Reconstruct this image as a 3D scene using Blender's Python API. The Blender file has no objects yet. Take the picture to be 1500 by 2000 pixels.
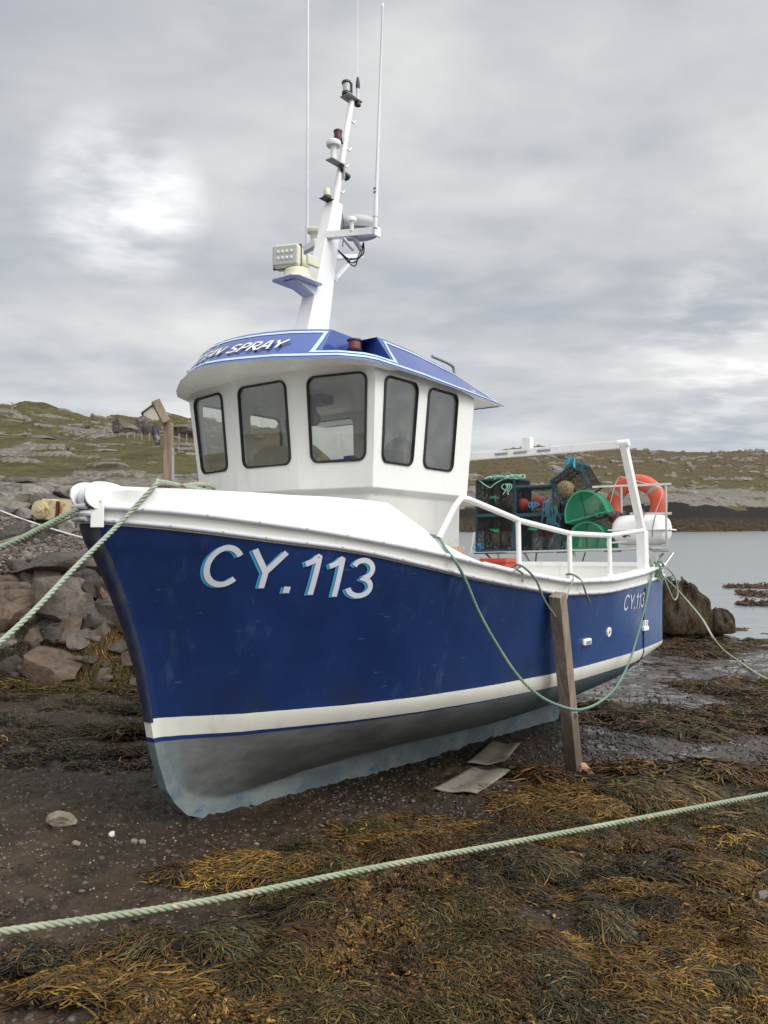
import bpy, math, random
import numpy as np
from mathutils import Matrix, Vector
SC = bpy.context.scene
COL = SC.collection
RNG = np.random.default_rng(7)
random.seed(7)

# ---------------------------------------------------------------- camera
CH = 2.0                     # camera height above the datum
F, CX, CY = 1618.0, 750.0, 1010.0
cam = bpy.data.cameras.new('camera'); camo = bpy.data.objects.new('camera', cam); COL.objects.link(camo)
cam.sensor_fit = 'VERTICAL'; cam.sensor_height = 24.0; cam.lens = 24.0 * F / 2000.0
cam.shift_y = 10 / 2000.0
cam.clip_start = 0.05; cam.clip_end = 3000
camo.location = (0, 0, CH); camo.rotation_euler = (math.radians(90), 0, 0)
SC.camera = camo
SC.render.resolution_x, SC.render.resolution_y = 768, 1024
SC.view_settings.view_transform = 'Standard'; SC.view_settings.look = 'None'
SC.view_settings.gamma = 1; SC.view_settings.exposure = 0.0
SC.view_settings.use_curve_mapping = False

# ---------------------------------------------------------------- sky and sun
SUN_AZ, SUN_EL = math.radians(128), math.radians(42)     # azimuth clockwise from +Y
def build_world():
    w = bpy.data.worlds.new("World"); SC.world = w; w.use_nodes = True
    nt = w.node_tree; N = nt.nodes; L = nt.links; N.clear()
    out = N.new('ShaderNodeOutputWorld'); bg = N.new('ShaderNodeBackground'); L.new(bg.outputs[0], out.inputs[0])
    tc = N.new('ShaderNodeTexCoord')
    sep = N.new('ShaderNodeSeparateXYZ'); L.new(tc.outputs['Generated'], sep.inputs[0])
    def M(op, a, b=None, clamp=False):
        n = N.new('ShaderNodeMath'); n.operation = op; n.use_clamp = clamp
        for i, v in enumerate((a, b)):
            if v is None: continue
            if isinstance(v, (int, float)): n.inputs[i].default_value = v
            else: L.new(v, n.inputs[i])
        return n.outputs[0]
    X, Y, Z = sep.outputs
    zz = M('MAXIMUM', Z, 0.0)
    den = M('ADD', zz, 0.16)
    cx = M('DIVIDE', X, den); cy = M('DIVIDE', Y, den)
    cmb = N.new('ShaderNodeCombineXYZ'); L.new(cx, cmb.inputs[0]); L.new(cy, cmb.inputs[1]); L.new(zz, cmb.inputs[2])
    def noise(scale, detail, rough, dist, off, sc=(1, 1, 1), rot=0):
        mp = N.new('ShaderNodeMapping'); L.new(cmb.outputs[0], mp.inputs[0]); mp.inputs['Location'].default_value = off
        mp.inputs['Scale'].default_value = sc; mp.inputs['Rotation'].default_value = (0, 0, rot)
        n = N.new('ShaderNodeTexNoise'); L.new(mp.outputs[0], n.inputs['Vector'])
        n.inputs['Scale'].default_value = scale; n.inputs['Detail'].default_value = detail
        n.inputs['Roughness'].default_value = rough; n.inputs['Distortion'].default_value = dist
        return n.outputs['Fac']
    n1 = noise(0.85, 7, .48, .25, (3.3, 1.2, 0), (1, 1, 1), math.radians(-25))
    n2 = noise(1.9, 6, .5, .3, (7.1, 4.4, 0), (.9, 1.1, 1), math.radians(-20))
    n3 = noise(5.5, 5, .55, .2, (1.1, 9.4, 0), (.85, 1.15, 1), math.radians(-15))
    s = M('ADD', M('MULTIPLY', n1, .56), M('ADD', M('MULTIPLY', n2, .34), M('MULTIPLY', n3, .10)))
    rp = N.new('ShaderNodeValToRGB'); L.new(s, rp.inputs[0])
    e = rp.color_ramp.elements
    e[0].position = .385; e[0].color = (.47, .50, .54, 1)
    e[1].position = .64; e[1].color = (.93, .92, .90, 1)
    m = e.new(.465); m.color = (.62, .635, .655, 1)
    m = e.new(.54); m.color = (.76, .76, .755, 1)
    # break in the cloud on the left
    dv = Vector((-.318, 1, .385)).normalized()
    dot = N.new('ShaderNodeVectorMath'); dot.operation = 'DOT_PRODUCT'
    nrm = N.new('ShaderNodeVectorMath'); nrm.operation = 'NORMALIZE'; L.new(tc.outputs['Generated'], nrm.inputs[0])
    L.new(nrm.outputs[0], dot.inputs[0]); dot.inputs[1].default_value = dv
    def mr(v, a, b, c=0., d=1.):
        n = N.new('ShaderNodeMapRange'); n.interpolation_type = 'SMOOTHSTEP'
        L.new(v, n.inputs[0]); n.inputs[1].default_value = a; n.inputs[2].default_value = b
        n.inputs[3].default_value = c; n.inputs[4].default_value = d
        return n.outputs[0]
    spot = M('MULTIPLY', mr(dot.outputs['Value'], .9945, 1.0), mr(M('ADD', n2, M('MULTIPLY', n3, .8)), .60, 1.20))
    # bright gap low on the right
    dv2 = Vector((.44, 1, .165)).normalized()
    dot2 = N.new('ShaderNodeVectorMath'); dot2.operation = 'DOT_PRODUCT'
    L.new(nrm.outputs[0], dot2.inputs[0]); dot2.inputs[1].default_value = dv2
    spot2 = M('MULTIPLY', mr(dot2.outputs['Value'], .985, .9996), mr(n3, .42, .66))
    add = N.new('ShaderNodeMixRGB'); add.blend_type = 'ADD'; add.inputs[0].default_value = 1
    L.new(rp.outputs[0], add.inputs[1])
    sc = N.new('ShaderNodeMixRGB'); sc.blend_type = 'MIX'; sc.inputs[1].default_value = (0, 0, 0, 1); sc.inputs[2].default_value = (.75, .75, .74, 1)
    L.new(M('ADD', M('MULTIPLY', spot, .80), M('MULTIPLY', spot2, .22)), sc.inputs[0]); L.new(sc.outputs[0], add.inputs[2])
    # low band: bluish distance
    low = N.new('ShaderNodeMixRGB'); L.new(mr(zz, .0, .17, .62, 0.), low.inputs[0]); L.new(add.outputs[0], low.inputs[1])
    low.inputs[2].default_value = (.54, .60, .67, 1)
    # overcast sky is brighter towards the zenith and round the veiled sun
    zen = mr(zz, .52, .95, 1.0, 1.95)
    sd = Vector((math.sin(SUN_AZ)*math.cos(SUN_EL), math.cos(SUN_AZ)*math.cos(SUN_EL), math.sin(SUN_EL)))
    dot3 = N.new('ShaderNodeVectorMath'); dot3.operation = 'DOT_PRODUCT'
    L.new(nrm.outputs[0], dot3.inputs[0]); dot3.inputs[1].default_value = sd
    glow = mr(dot3.outputs['Value'], .2, 1.0, 0., 1.6)
    fac = M('ADD', zen, glow)
    fm = N.new('ShaderNodeVectorMath'); fm.operation = 'SCALE'; L.new(low.outputs[0], fm.inputs[0]); L.new(fac, fm.inputs['Scale'])
    sky = N.new('ShaderNodeTexSky'); sky.sky_type = 'NISHITA'; sky.sun_disc = False
    sky.sun_elevation = SUN_EL; sky.sun_rotation = SUN_AZ
    sk = N.new('ShaderNodeVectorMath'); sk.operation = 'SCALE'; L.new(sky.outputs[0], sk.inputs[0]); sk.inputs['Scale'].default_value = .06
    tot = N.new('ShaderNodeMixRGB'); tot.inputs[0].default_value = .12
    L.new(fm.outputs[0], tot.inputs[1]); L.new(sk.outputs[0], tot.inputs[2])
    L.new(tot.outputs[0], bg.inputs[0]); bg.inputs[1].default_value = 1.08
build_world()
sl = bpy.data.lights.new('sun', 'SUN'); sl.energy = 1.5; sl.angle = math.radians(22); sl.color = (1, .965, .91)
so = bpy.data.objects.new('sun', sl); COL.objects.link(so)
sdv = Vector((math.sin(SUN_AZ)*math.cos(SUN_EL), math.cos(SUN_AZ)*math.cos(SUN_EL), math.sin(SUN_EL)))
so.rotation_euler = sdv.to_track_quat('Z', 'Y').to_euler(); so.location = (5, -5, 9)

# ---------------------------------------------------------------- numeric noise
def _hash(ix, iy, iz, seed):
    n = (ix * 374761393 + iy * 668265263 + iz * 1274126177 + seed * 144665) & 0xffffffff
    n = ((n ^ (n >> 13)) * 1274126177) & 0xffffffff
    n = (n ^ (n >> 16)) & 0xffffffff
    return n / 4294967295.0
def vnoise(p, seed=0):
    p = np.asarray(p, float); i = np.floor(p).astype(np.int64); f = p - i; f = f*f*(3-2*f)
    x, y, z = i[..., 0], i[..., 1], i[..., 2]; fx, fy, fz = f[..., 0], f[..., 1], f[..., 2]
    r = 0
    for dx in (0, 1):
        for dy in (0, 1):
            for dz in (0, 1):
                w = (fx if dx else 1-fx)*(fy if dy else 1-fy)*(fz if dz else 1-fz)
                r = r + w*_hash(x+dx, y+dy, z+dz, seed)
    return r*2-1
def fbm(p, oct=4, seed=0, gain=.5, lac=2.03):
    a, s, r = 1., 0., 0.
    p = np.asarray(p, float)
    for o in range(oct):
        r = r + a*vnoise(p, seed+o*17); s += a; a *= gain; p = p*lac + 3.7
    return r/s
def ss(x, a, b):
    t = np.clip((np.asarray(x, float)-a)/(b-a), 0, 1); return t*t*(3-2*t)
def XY(x, y, s=1., z=0.): return np.stack([np.asarray(x)*s, np.asarray(y)*s, np.full_like(np.asarray(x, float), z)], -1)

# ---------------------------------------------------------------- object helpers
def tag(o, label=None, cat=None, group=None, kind=None):
    if label: o['label'] = label
    if cat: o['category'] = cat
    if group: o['group'] = group
    if kind: o['kind'] = kind
    return o
def link_mesh(name, me, mat=None, parent=None, smooth=False):
    o = bpy.data.objects.new(name, me); COL.objects.link(o)
    if mat is not None:
        for m in (mat if isinstance(mat, (list, tuple)) else [mat]): me.materials.append(m)
    if parent is not None: o.parent = parent
    if smooth: me.polygons.foreach_set('use_smooth', [True]*len(me.polygons))
    return o
def np_mesh(name, V, Fq, cols=None, attrs=None, smooth=True):
    """V (n,3), Fq (m,k) faces all of k corners"""
    me = bpy.data.meshes.new(name); V = np.asarray(V, np.float32); Fq = np.asarray(Fq, np.int32)
    k = Fq.shape[1]
    me.vertices.add(len(V)); me.vertices.foreach_set('co', V.ravel())
    me.loops.add(Fq.size); me.loops.foreach_set('vertex_index', Fq.ravel())
    me.polygons.add(len(Fq)); me.polygons.foreach_set('loop_start', np.arange(0, Fq.size, k, dtype=np.int32))
    me.polygons.foreach_set('loop_total', np.full(len(Fq), k, np.int32))
    if smooth: me.polygons.foreach_set('use_smooth', np.ones(len(Fq), bool))
    me.update(calc_edges=True)
    if cols is not None:
        a = me.color_attributes.new('col', 'FLOAT_COLOR', 'POINT')
        c = np.ones((len(V), 4), np.float32); c[:, :3] = cols; a.data.foreach_set('color', c.ravel())
    for nm, arr in (attrs or {}).items():
        a = me.attributes.new(nm, 'FLOAT', 'POINT'); a.data.foreach_set('value', np.asarray(arr, np.float32).ravel())
    me.validate()
    return me
def grid_faces(nu, nv, closed_v=False):
    i = np.arange(nu-1)[:, None]; j = np.arange(nv if closed_v else nv-1)[None, :]
    j2 = (j+1) % nv
    return np.stack([i*nv+j, (i+1)*nv+j, (i+1)*nv+j2, i*nv+j2], -1).reshape(-1, 4)
def empty(name, loc=(0, 0, 0)):
    o = bpy.data.objects.new(name, None); COL.objects.link(o); o.location = loc; o.empty_display_size = .1
    return o
class MB:
    def __init__(s): s.v = []; s.f = []; s.sm = []
    def add(s, vs, fs, smooth=False):
        b = len(s.v); s.v += [tuple(map(float, v)) for v in vs]
        s.f += [tuple(int(i)+b for i in f) for f in fs]; s.sm += [smooth]*len(fs); return s
    def box(s, c, size, rot=None):
        hx, hy, hz = [a/2 for a in size]; c = Vector(c)
        vs = [Vector((x, y, z)) for x in (-hx, hx) for y in (-hy, hy) for z in (-hz, hz)]
        if rot is not None: vs = [rot @ v for v in vs]
        return s.add([v+c for v in vs], [(0,1,3,2),(4,6,7,5),(0,4,5,1),(2,3,7,6),(0,2,6,4),(1,5,7,3)])
    def hexa(s, vs): # 8 verts: bottom 4 ccw, top 4
        return s.add(vs, [(3,2,1,0),(4,5,6,7),(0,1,5,4),(1,2,6,5),(2,3,7,6),(3,0,4,7)])
    def beam(s, a, b, w, h, up=(0, 0, 1), w2=None, h2=None):
        a, b = Vector(a), Vector(b); d = (b-a).normalized(); u = Vector(up)
        r = d.cross(u).normalized(); u = r.cross(d); w2 = w2 or w; h2 = h2 or h
        q = lambda p, W, H: [p-r*W/2-u*H/2, p+r*W/2-u*H/2, p+r*W/2+u*H/2, p-r*W/2+u*H/2]
        return s.add(q(a, w, h)+q(b, w2, h2), [(3,2,1,0),(4,5,6,7),(0,1,5,4),(1,2,6,5),(2,3,7,6),(3,0,4,7)])
    def tube(s, pts, r, n=8, caps=True):
        pts = [Vector(p) for p in pts]; k = len(pts)
        rs = r if hasattr(r, '__len__') else [r]*k
        t = [(pts[min(i+1, k-1)]-pts[max(i-1, 0)]).normalized() for i in range(k)]
        u = Vector((0, 0, 1)) if abs(t[0].z) < .9 else Vector((1, 0, 0)); u = (u-t[0]*u.dot(t[0])).normalized()
        vs = []
        for i in range(k):
            u = (u-t[i]*u.dot(t[i])).normalized(); w = t[i].cross(u)
            for j in range(n):
                a = 2*math.pi*j/n; vs.append(pts[i]+(u*math.cos(a)+w*math.sin(a))*rs[i])
        fs = [(i*n+j, i*n+(j+1) % n, (i+1)*n+(j+1) % n, (i+1)*n+j) for i in range(k-1) for j in range(n)]
        s.add(vs, fs, True)
        if caps:
            b = len(s.v)-len(vs); s.f += [tuple(b+j for j in reversed(range(n))), tuple(b+(k-1)*n+j for j in range(n))]; s.sm += [False]*2
        return s
    def lathe(s, base, axis, prof, n=20, caps=True):
        """prof: [(dist along axis, radius)]"""
        ax = Vector(axis).normalized(); base = Vector(base)
        u = Vector((1, 0, 0)) if abs(ax.x) < .8 else Vector((0, 0, 1)); u = (u-ax*u.dot(ax)).normalized(); w = ax.cross(u)
        vs = [base+ax*h+(u*math.cos(2*math.pi*j/n)+w*math.sin(2*math.pi*j/n))*r for h, r in prof for j in range(n)]
        k = len(prof); fs = [(i*n+j, i*n+(j+1) % n, (i+1)*n+(j+1) % n, (i+1)*n+j) for i in range(k-1) for j in range(n)]
        s.add(vs, fs, True)
        if caps:
            b = len(s.v)-len(vs); s.f += [tuple(b+j for j in reversed(range(n))), tuple(b+(k-1)*n+j for j in range(n))]; s.sm += [False]*2
        return s
    def poly_prism(s, loop, d):
        loop = [Vector(p) for p in loop]; d = Vector(d); n = len(loop)
        return s.add(loop+[p+d for p in loop], [tuple(reversed(range(n))), tuple(range(n, 2*n))]+[(i, (i+1) % n, n+(i+1) % n, n+i) for i in range(n)])
    def ball(s, c, r, n=16, m=10, sc=(1, 1, 1)):
        c = Vector(c); vs = []
        for i in range(m+1):
            a = math.pi*i/m
            for j in range(n):
                b = 2*math.pi*j/n; vs.append((c.x+r*sc[0]*math.sin(a)*math.cos(b), c.y+r*sc[1]*math.sin(a)*math.sin(b), c.z+r*sc[2]*math.cos(a)))
        return s.add(vs, [(i*n+j, (i+1)*n+j, (i+1)*n+(j+1) % n, i*n+(j+1) % n) for i in range(m) for j in range(n)], True)
    def mesh(s, name, mat=None, parent=None, bevel=0, seg=2, origin=None):
        me = bpy.data.meshes.new(name)
        vs = s.v if origin is None else [tuple(Vector(v)-Vector(origin)) for v in s.v]
        me.from_pydata(vs, [], s.f); me.polygons.foreach_set('use_smooth', s.sm); me.update(); me.validate()
        import bmesh
        bm = bmesh.new(); bm.from_mesh(me); bmesh.ops.remove_doubles(bm, verts=bm.verts, dist=1e-5); bmesh.ops.recalc_face_normals(bm, faces=bm.faces); bm.to_mesh(me); bm.free()
        if any(s.sm): me.set_sharp_from_angle(angle=math.radians(42))
        o = link_mesh(name, me, mat, parent)
        if bevel:
            b = o.modifiers.new('bevel', 'BEVEL'); b.width = bevel; b.segments = seg; b.limit_method = 'ANGLE'; b.angle_limit = math.radians(35)
        return o
def catmull(P, n=8):
    P = [Vector(p) for p in P]; P = [P[0]*2-P[1]]+P+[P[-1]*2-P[-2]]; out = []
    for i in range(1, len(P)-2):
        a, b, c, d = P[i-1:i+3]
        for k in range(n):
            t = k/n; out.append(.5*((2*b)+(c-a)*t+(2*a-5*b+4*c-d)*t*t+(3*b-a-3*c+d)*t**3))
    out.append(P[-2]); return out
def resample(pts, step):
    pts = [Vector(p) for p in pts]; P = np.array([tuple(p) for p in pts]); seg = np.linalg.norm(np.diff(P, axis=0), axis=1)
    s = np.r_[0, np.cumsum(seg)]; n = max(2, int(s[-1]/step)+1); q = np.linspace(0, s[-1], n)
    return np.stack([np.interp(q, s, P[:, i]) for i in range(3)], 1)
def multi_tubes(A, B, r, n=4):
    """many straight struts from A[i] to B[i] as numpy arrays -> V,F"""
    A = np.asarray(A, float); B = np.asarray(B, float); d = B-A; L = np.linalg.norm(d, axis=1, keepdims=True)+1e-9; d /= L
    ref = np.where(np.abs(d[:, 2:3]) < .9, [[0, 0, 1.]], [[1., 0, 0]]); u = np.cross(d, ref); u /= np.linalg.norm(u, axis=1, keepdims=True); w = np.cross(d, u)
    V = []
    for P in (A, B):
        for j in range(n):
            a = 2*math.pi*j/n; V.append(P+(u*math.cos(a)+w*math.sin(a))*r)
    V = np.stack(V, 1); m = len(A); base = (np.arange(m)*2*n)[:, None, None]
    fr = np.array([[j, (j+1) % n, n+(j+1) % n, n+j] for j in range(n)])[None]
    return V.reshape(-1, 3), (base+fr).reshape(-1, 4)

# ---------------------------------------------------------------- materials
def newmat(name):
    m = bpy.data.materials.new(name); m.use_nodes = True; nt = m.node_tree; nt.nodes.clear()
    o = nt.nodes.new('ShaderNodeOutputMaterial'); b = nt.nodes.new('ShaderNodeBsdfPrincipled'); nt.links.new(b.outputs[0], o.inputs[0])
    return m, nt, b
class NT:
    def __init__(s, nt): s.nt = nt; s.N = nt.nodes; s.L = nt.links
    def _in(s, sock, v):
        if v is None: return
        if isinstance(v, bpy.types.NodeSocket): s.L.new(v, sock)
        elif isinstance(v, (tuple, list)) and len(v) == 3 and len(sock.default_value) == 4: sock.default_value = (*v, 1)
        elif isinstance(v, (int, float)) and hasattr(sock.default_value, '__len__'): sock.default_value = (v, v, v, 1)[:len(sock.default_value)]
        else: sock.default_value = v
    def tc(s, w='Object'): return s.N.new('ShaderNodeTexCoord').outputs[w]
    def pos(s): return s.N.new('ShaderNodeNewGeometry').outputs['Position']
    def map(s, v, sc=(1, 1, 1), loc=(0, 0, 0), rot=(0, 0, 0)):
        n = s.N.new('ShaderNodeMapping'); s.L.new(v, n.inputs[0]); n.inputs['Scale'].default_value = sc; n.inputs['Location'].default_value = loc; n.inputs['Rotation'].default_value = rot; return n.outputs[0]
    def noise(s, v, scale, detail=4, rough=.55, dist=0, out='Fac'):
        n = s.N.new('ShaderNodeTexNoise'); s._in(n.inputs['Vector'], v); n.inputs['Scale'].default_value = scale; n.inputs['Detail'].default_value = detail
        n.inputs['Roughness'].default_value = rough; n.inputs['Distortion'].default_value = dist; return n.outputs[out]
    def voro(s, v, scale, feat='F1', out='Distance', rnd=1):
        n = s.N.new('ShaderNodeTexVoronoi'); s._in(n.inputs['Vector'], v); n.feature = feat; n.inputs['Scale'].default_value = scale; n.inputs['Randomness'].default_value = rnd; return n.outputs[out]
    def math(s, op, a, b=None, c=None, clamp=False):
        n = s.N.new('ShaderNodeMath'); n.operation = op; n.use_clamp = clamp
        for i, v in enumerate((a, b, c)): s._in(n.inputs[i], v)
        return n.outputs[0]
    def mr(s, v, a, b, c=0., d=1., smooth=True):
        n = s.N.new('ShaderNodeMapRange'); n.interpolation_type = 'SMOOTHSTEP' if smooth else 'LINEAR'
        for i, q in enumerate((v, a, b, c, d)): s._in(n.inputs[i], q)
        return n.outputs[0]
    def mix(s, f, a, b, mode='MIX'):
        n = s.N.new('ShaderNodeMixRGB'); n.blend_type = mode
        for i, q in enumerate((f, a, b)): s._in(n.inputs[i], q)
        return n.outputs[0]
    def ramp(s, v, stops):
        n = s.N.new('ShaderNodeValToRGB'); s.L.new(v, n.inputs[0]); e = n.color_ramp.elements
        e[0].position, e[0].color = stops[0][0], (*stops[0][1], 1); e[1].position, e[1].color = stops[-1][0], (*stops[-1][1], 1)
        for p, c in stops[1:-1]: x = e.new(p); x.color = (*c, 1)
        return n.outputs[0]
    def bump(s, h, strength=.3, dist=.01, nrm=None):
        n = s.N.new('ShaderNodeBump'); s._in(n.inputs['Height'], h); n.inputs['Strength'].default_value = strength; n.inputs['Distance'].default_value = dist
        if nrm is not None: s.L.new(nrm, n.inputs['Normal'])
        return n.outputs[0]
    def attr(s, name, out='Color'):
        n = s.N.new('ShaderNodeAttribute'); n.attribute_name = name; return n.outputs[out]
    def sepz(s, v, i=2):
        n = s.N.new('ShaderNodeSeparateXYZ'); s.L.new(v, n.inputs[0]); return n.outputs[i]
def simple(name, col, rough=.5, metal=0, var=.12, scale=6, bump=.0, bscale=40, spec=.5, coat=0, dirt=None, dscale=3, dth=(.55, .75)):
    m, nt, b = newmat(name); n = NT(nt); o = n.tc()
    f = n.noise(o, scale, 4, .6)
    c = n.mix(f, tuple(max(0, x*(1-var)) for x in col), tuple(min(1, x*(1+var)) for x in col))
    if dirt:
        c = n.mix(n.mr(n.noise(o, dscale, 6, .65, .3), *dth), c, dirt)
    n._in(b.inputs['Base Color'], c)
    n._in(b.inputs['Roughness'], n.mr(n.noise(o, scale*2.3, 3), .3, .7, max(.02, rough-.07), min(1, rough+.07)))
    b.inputs['Metallic'].default_value = metal; b.inputs['Specular IOR Level'].default_value = spec; b.inputs['Coat Weight'].default_value = coat
    if bump: n._in(b.inputs['Normal'], n.bump(n.noise(o, bscale, 4, .6), bump, .004))
    return m
# ---------------------------------------------------------------- places
def at(px, py, D):
    return Vector(((px-CX)/F*D, D, CH-(py-CY)/F*D))
WATER = CH-2.6
S_K = [-12, -5, 0, 5, 9, 15.5, 18, 26, 60, 900]
S_Z = [-1.25, -1.62, -1.85, -2.21, -2.40, -2.60, -2.72, -3.3, -4.5, -6]
def ground_base(x, y):
    s = (x+1.1)*.6+(y-5.09)*.8
    return CH+np.interp(s, S_K, S_Z)
def ground_z(x, y, detail=True):
    x = np.asarray(x, float); y = np.asarray(y, float); z = ground_base(x, y)
    if detail:
        z = z+.05*fbm(XY(x, y, .45), 3, 3)+.028*fbm(XY(x, y, 1.7), 4, 5)*1.0
        # rougher, weedy humps towards the lower right foreground
        w = ss(x-.25*y, -1.0, 1.2)*ss(5.2-y, 0, 1.6)
        z = z+w*.05*(fbm(XY(x, y, 1.3), 3, 11)+.3)
        # flat wet slicks
        k = ss(x, .5, 2.2)*ss(y, 4.6, 6.)
        z = np.where(z < 0, z, z)-0*k
    return z
def surf(x, y):
    """beach or bank, whichever is higher"""
    x = np.asarray(x, float); y = np.asarray(y, float); g = ground_z(x, y); px = x/y*F+CX
    h, _ = hill_height(px, y); return np.where((y > 9.6) & (px < 420), np.maximum(g, h+CH+.02), g)
def gp(px, py):
    """point of the foreshore or bank seen at this pixel"""
    D = np.arange(1.6, 26, .012); x = (px-CX)/F*D; z = CH-(py-CY)/F*D; k = np.argmax(z < surf(x, D))
    return Vector((x[k], D[k], float(surf(x[k:k+1], D[k:k+1])[0])))

def mat_mud():
    m, nt, b = newmat('mud'); n = NT(nt); p = n.pos()
    big = n.noise(p, .9, 5, .6, .4); mid = n.noise(p, 5, 6, .65); fine = n.noise(p, 45, 5, .7); grit = n.voro(p, 75); peb = n.voro(p, 28)
    b.inputs['Specular IOR Level'].default_value = .20
    c = n.mix(n.mr(big, .35, .68), (.026, .0178, .0100), (.056, .0385, .0235))
    c = n.mix(n.mr(mid, .42, .66), c, (.019, .014, .009))
    c = n.mix(n.mr(fine, .50, .78, 0, .8), c, (.095, .064, .038))
    cell = n.voro(p, 75, out='Color')
    sel = n.mr(n.sepz(cell, 0), .955, .975)
    c = n.mix(n.math('MULTIPLY', sel, n.mr(grit, .55, .3)), c, (.26, .22, .18))
    cell2 = n.voro(p, 28, out='Color')
    sel2 = n.math('MULTIPLY', n.mr(n.sepz(cell2, 1), .88, .92), n.mr(peb, .55, .35))
    c = n.mix(n.math('MULTIPLY', sel2, .7), c, (.12, .09, .075))
    wet = n.attr('wet', 'Fac')
    c = n.mix(n.math('MULTIPLY', wet, .55), c, (.038, .032, .029))
    n._in(b.inputs['Base Color'], c)
    slick = n.mr(n.noise(n.map(p, (1, 1, 1), (3, 8, 0)), 2.6, 6, .62, .5), .465, .54)
    sw = n.math('MULTIPLY', slick, wet)
    rough = n.mix(sw, n.mr(fine, .3, .7, .42, .8), .07)
    n._in(b.inputs['Roughness'], rough); n._in(b.inputs['Specular IOR Level'], n.math('ADD', .18, n.math('MULTIPLY', wet, .45)))
    h = n.math('ADD', n.math('MULTIPLY', fine, .5), n.math('ADD', n.math('MULTIPLY', mid, 1.2), n.math('MULTIPLY', n.math('ADD', grit, peb), -.25)))
    bm = n.N.new('ShaderNodeBump'); n._in(bm.inputs['Height'], h); n._in(bm.inputs['Strength'], n.mr(sw, 0, 1, .75, .06)); bm.inputs['Distance'].default_value = .018
    n.L.new(bm.outputs[0], b.inputs['Normal'])
    return m
def build_ground():
    nu, nd = 900, 720
    u = np.linspace(-1.3, 1.3, nu); D = np.geomspace(1.2, 30, nd)
    U, DD = np.meshgrid(u, D, indexing='ij'); X = U*DD; Y = DD
    Z = ground_z(X, Y)
    lump = fbm(XY(X, Y, 9), 4, 21); Z += .014*lump+.010*fbm(XY(X, Y, 30), 3, 23)
    # clods away from the slicks
    wet = ss(X-.02*Y, .4, 2.4)*ss(Y, 4.9, 6.6)+ .9*np.exp(-(((X+2.15)/.55)**2+((Y-6.55)/.35)**2))
    Z += (1-.75*np.clip(wet, 0, 1))*.034*np.abs(fbm(XY(X, Y, 14), 3, 31))
    # grooves of the keel's bed
    V = np.stack([X, Y, Z], -1).reshape(-1, 3); Fq = grid_faces(nu, nd)
    me = np_mesh('ground', V, Fq, attrs={'wet': np.clip(wet, 0, 1).ravel()})
    o = link_mesh('ground', me, mat_mud()); tag(o, kind='structure')
    # the same beach and sea bed beyond the detailed sheet, as one skirt
    xs = np.r_[-700, -200, -60, -30, -12, -4, 0, 4, 12, 30, 60, 200, 700]; ys = np.r_[-60, -20, -6, 0, 1.3, 5, 12, 20, 28, 45, 100, 300, 900]
    X, Y = np.meshgrid(xs, ys, indexing='ij'); Z = ground_base(X, Y)-.14
    me = np_mesh('seabed', np.stack([X, Y, Z], -1).reshape(-1, 3), grid_faces(len(xs), len(ys)), attrs={'wet': np.zeros(X.size)})
    tag(link_mesh('seabed', me, bpy.data.materials['mud']), kind='structure')
build_ground()

def build_water():
    m, nt, b = newmat('water'); n = NT(nt); p = n.pos()
    b.inputs['Base Color'].default_value = (.21, .235, .245, 1); b.inputs['Roughness'].default_value = .22; b.inputs['IOR'].default_value = 1.33
    b.inputs['Specular IOR Level'].default_value = .6
    w1 = n.noise(n.map(p, (.9, 2.6, 1)), 1.6, 5, .62, .3); w2 = n.noise(n.map(p, (1, 3.2, 1), (4, 2, 0)), .35, 4, .6)
    w3 = n.noise(n.map(p, (1, 2.2, 1), (4, 2, 0)), .03, 3, .6)
    h = n.math('ADD', n.math('MULTIPLY', w1, .35), n.math('MULTIPLY', w2, 1.0))
    bm = n.N.new('ShaderNodeBump'); n._in(bm.inputs['Height'], h); n._in(bm.inputs['Strength'], n.mr(w3, .4, .6, .35, .7)); bm.inputs['Distance'].default_value = .06
    n.L.new(bm.outputs[0], b.inputs['Normal'])
    me = np_mesh('water', [(-500, 12, WATER), (900, 12, WATER), (900, 1200, WATER), (-500, 1200, WATER)], [(0, 1, 2, 3)])
    tag(link_mesh('water', me, m), kind='structure')
build_water()

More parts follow.
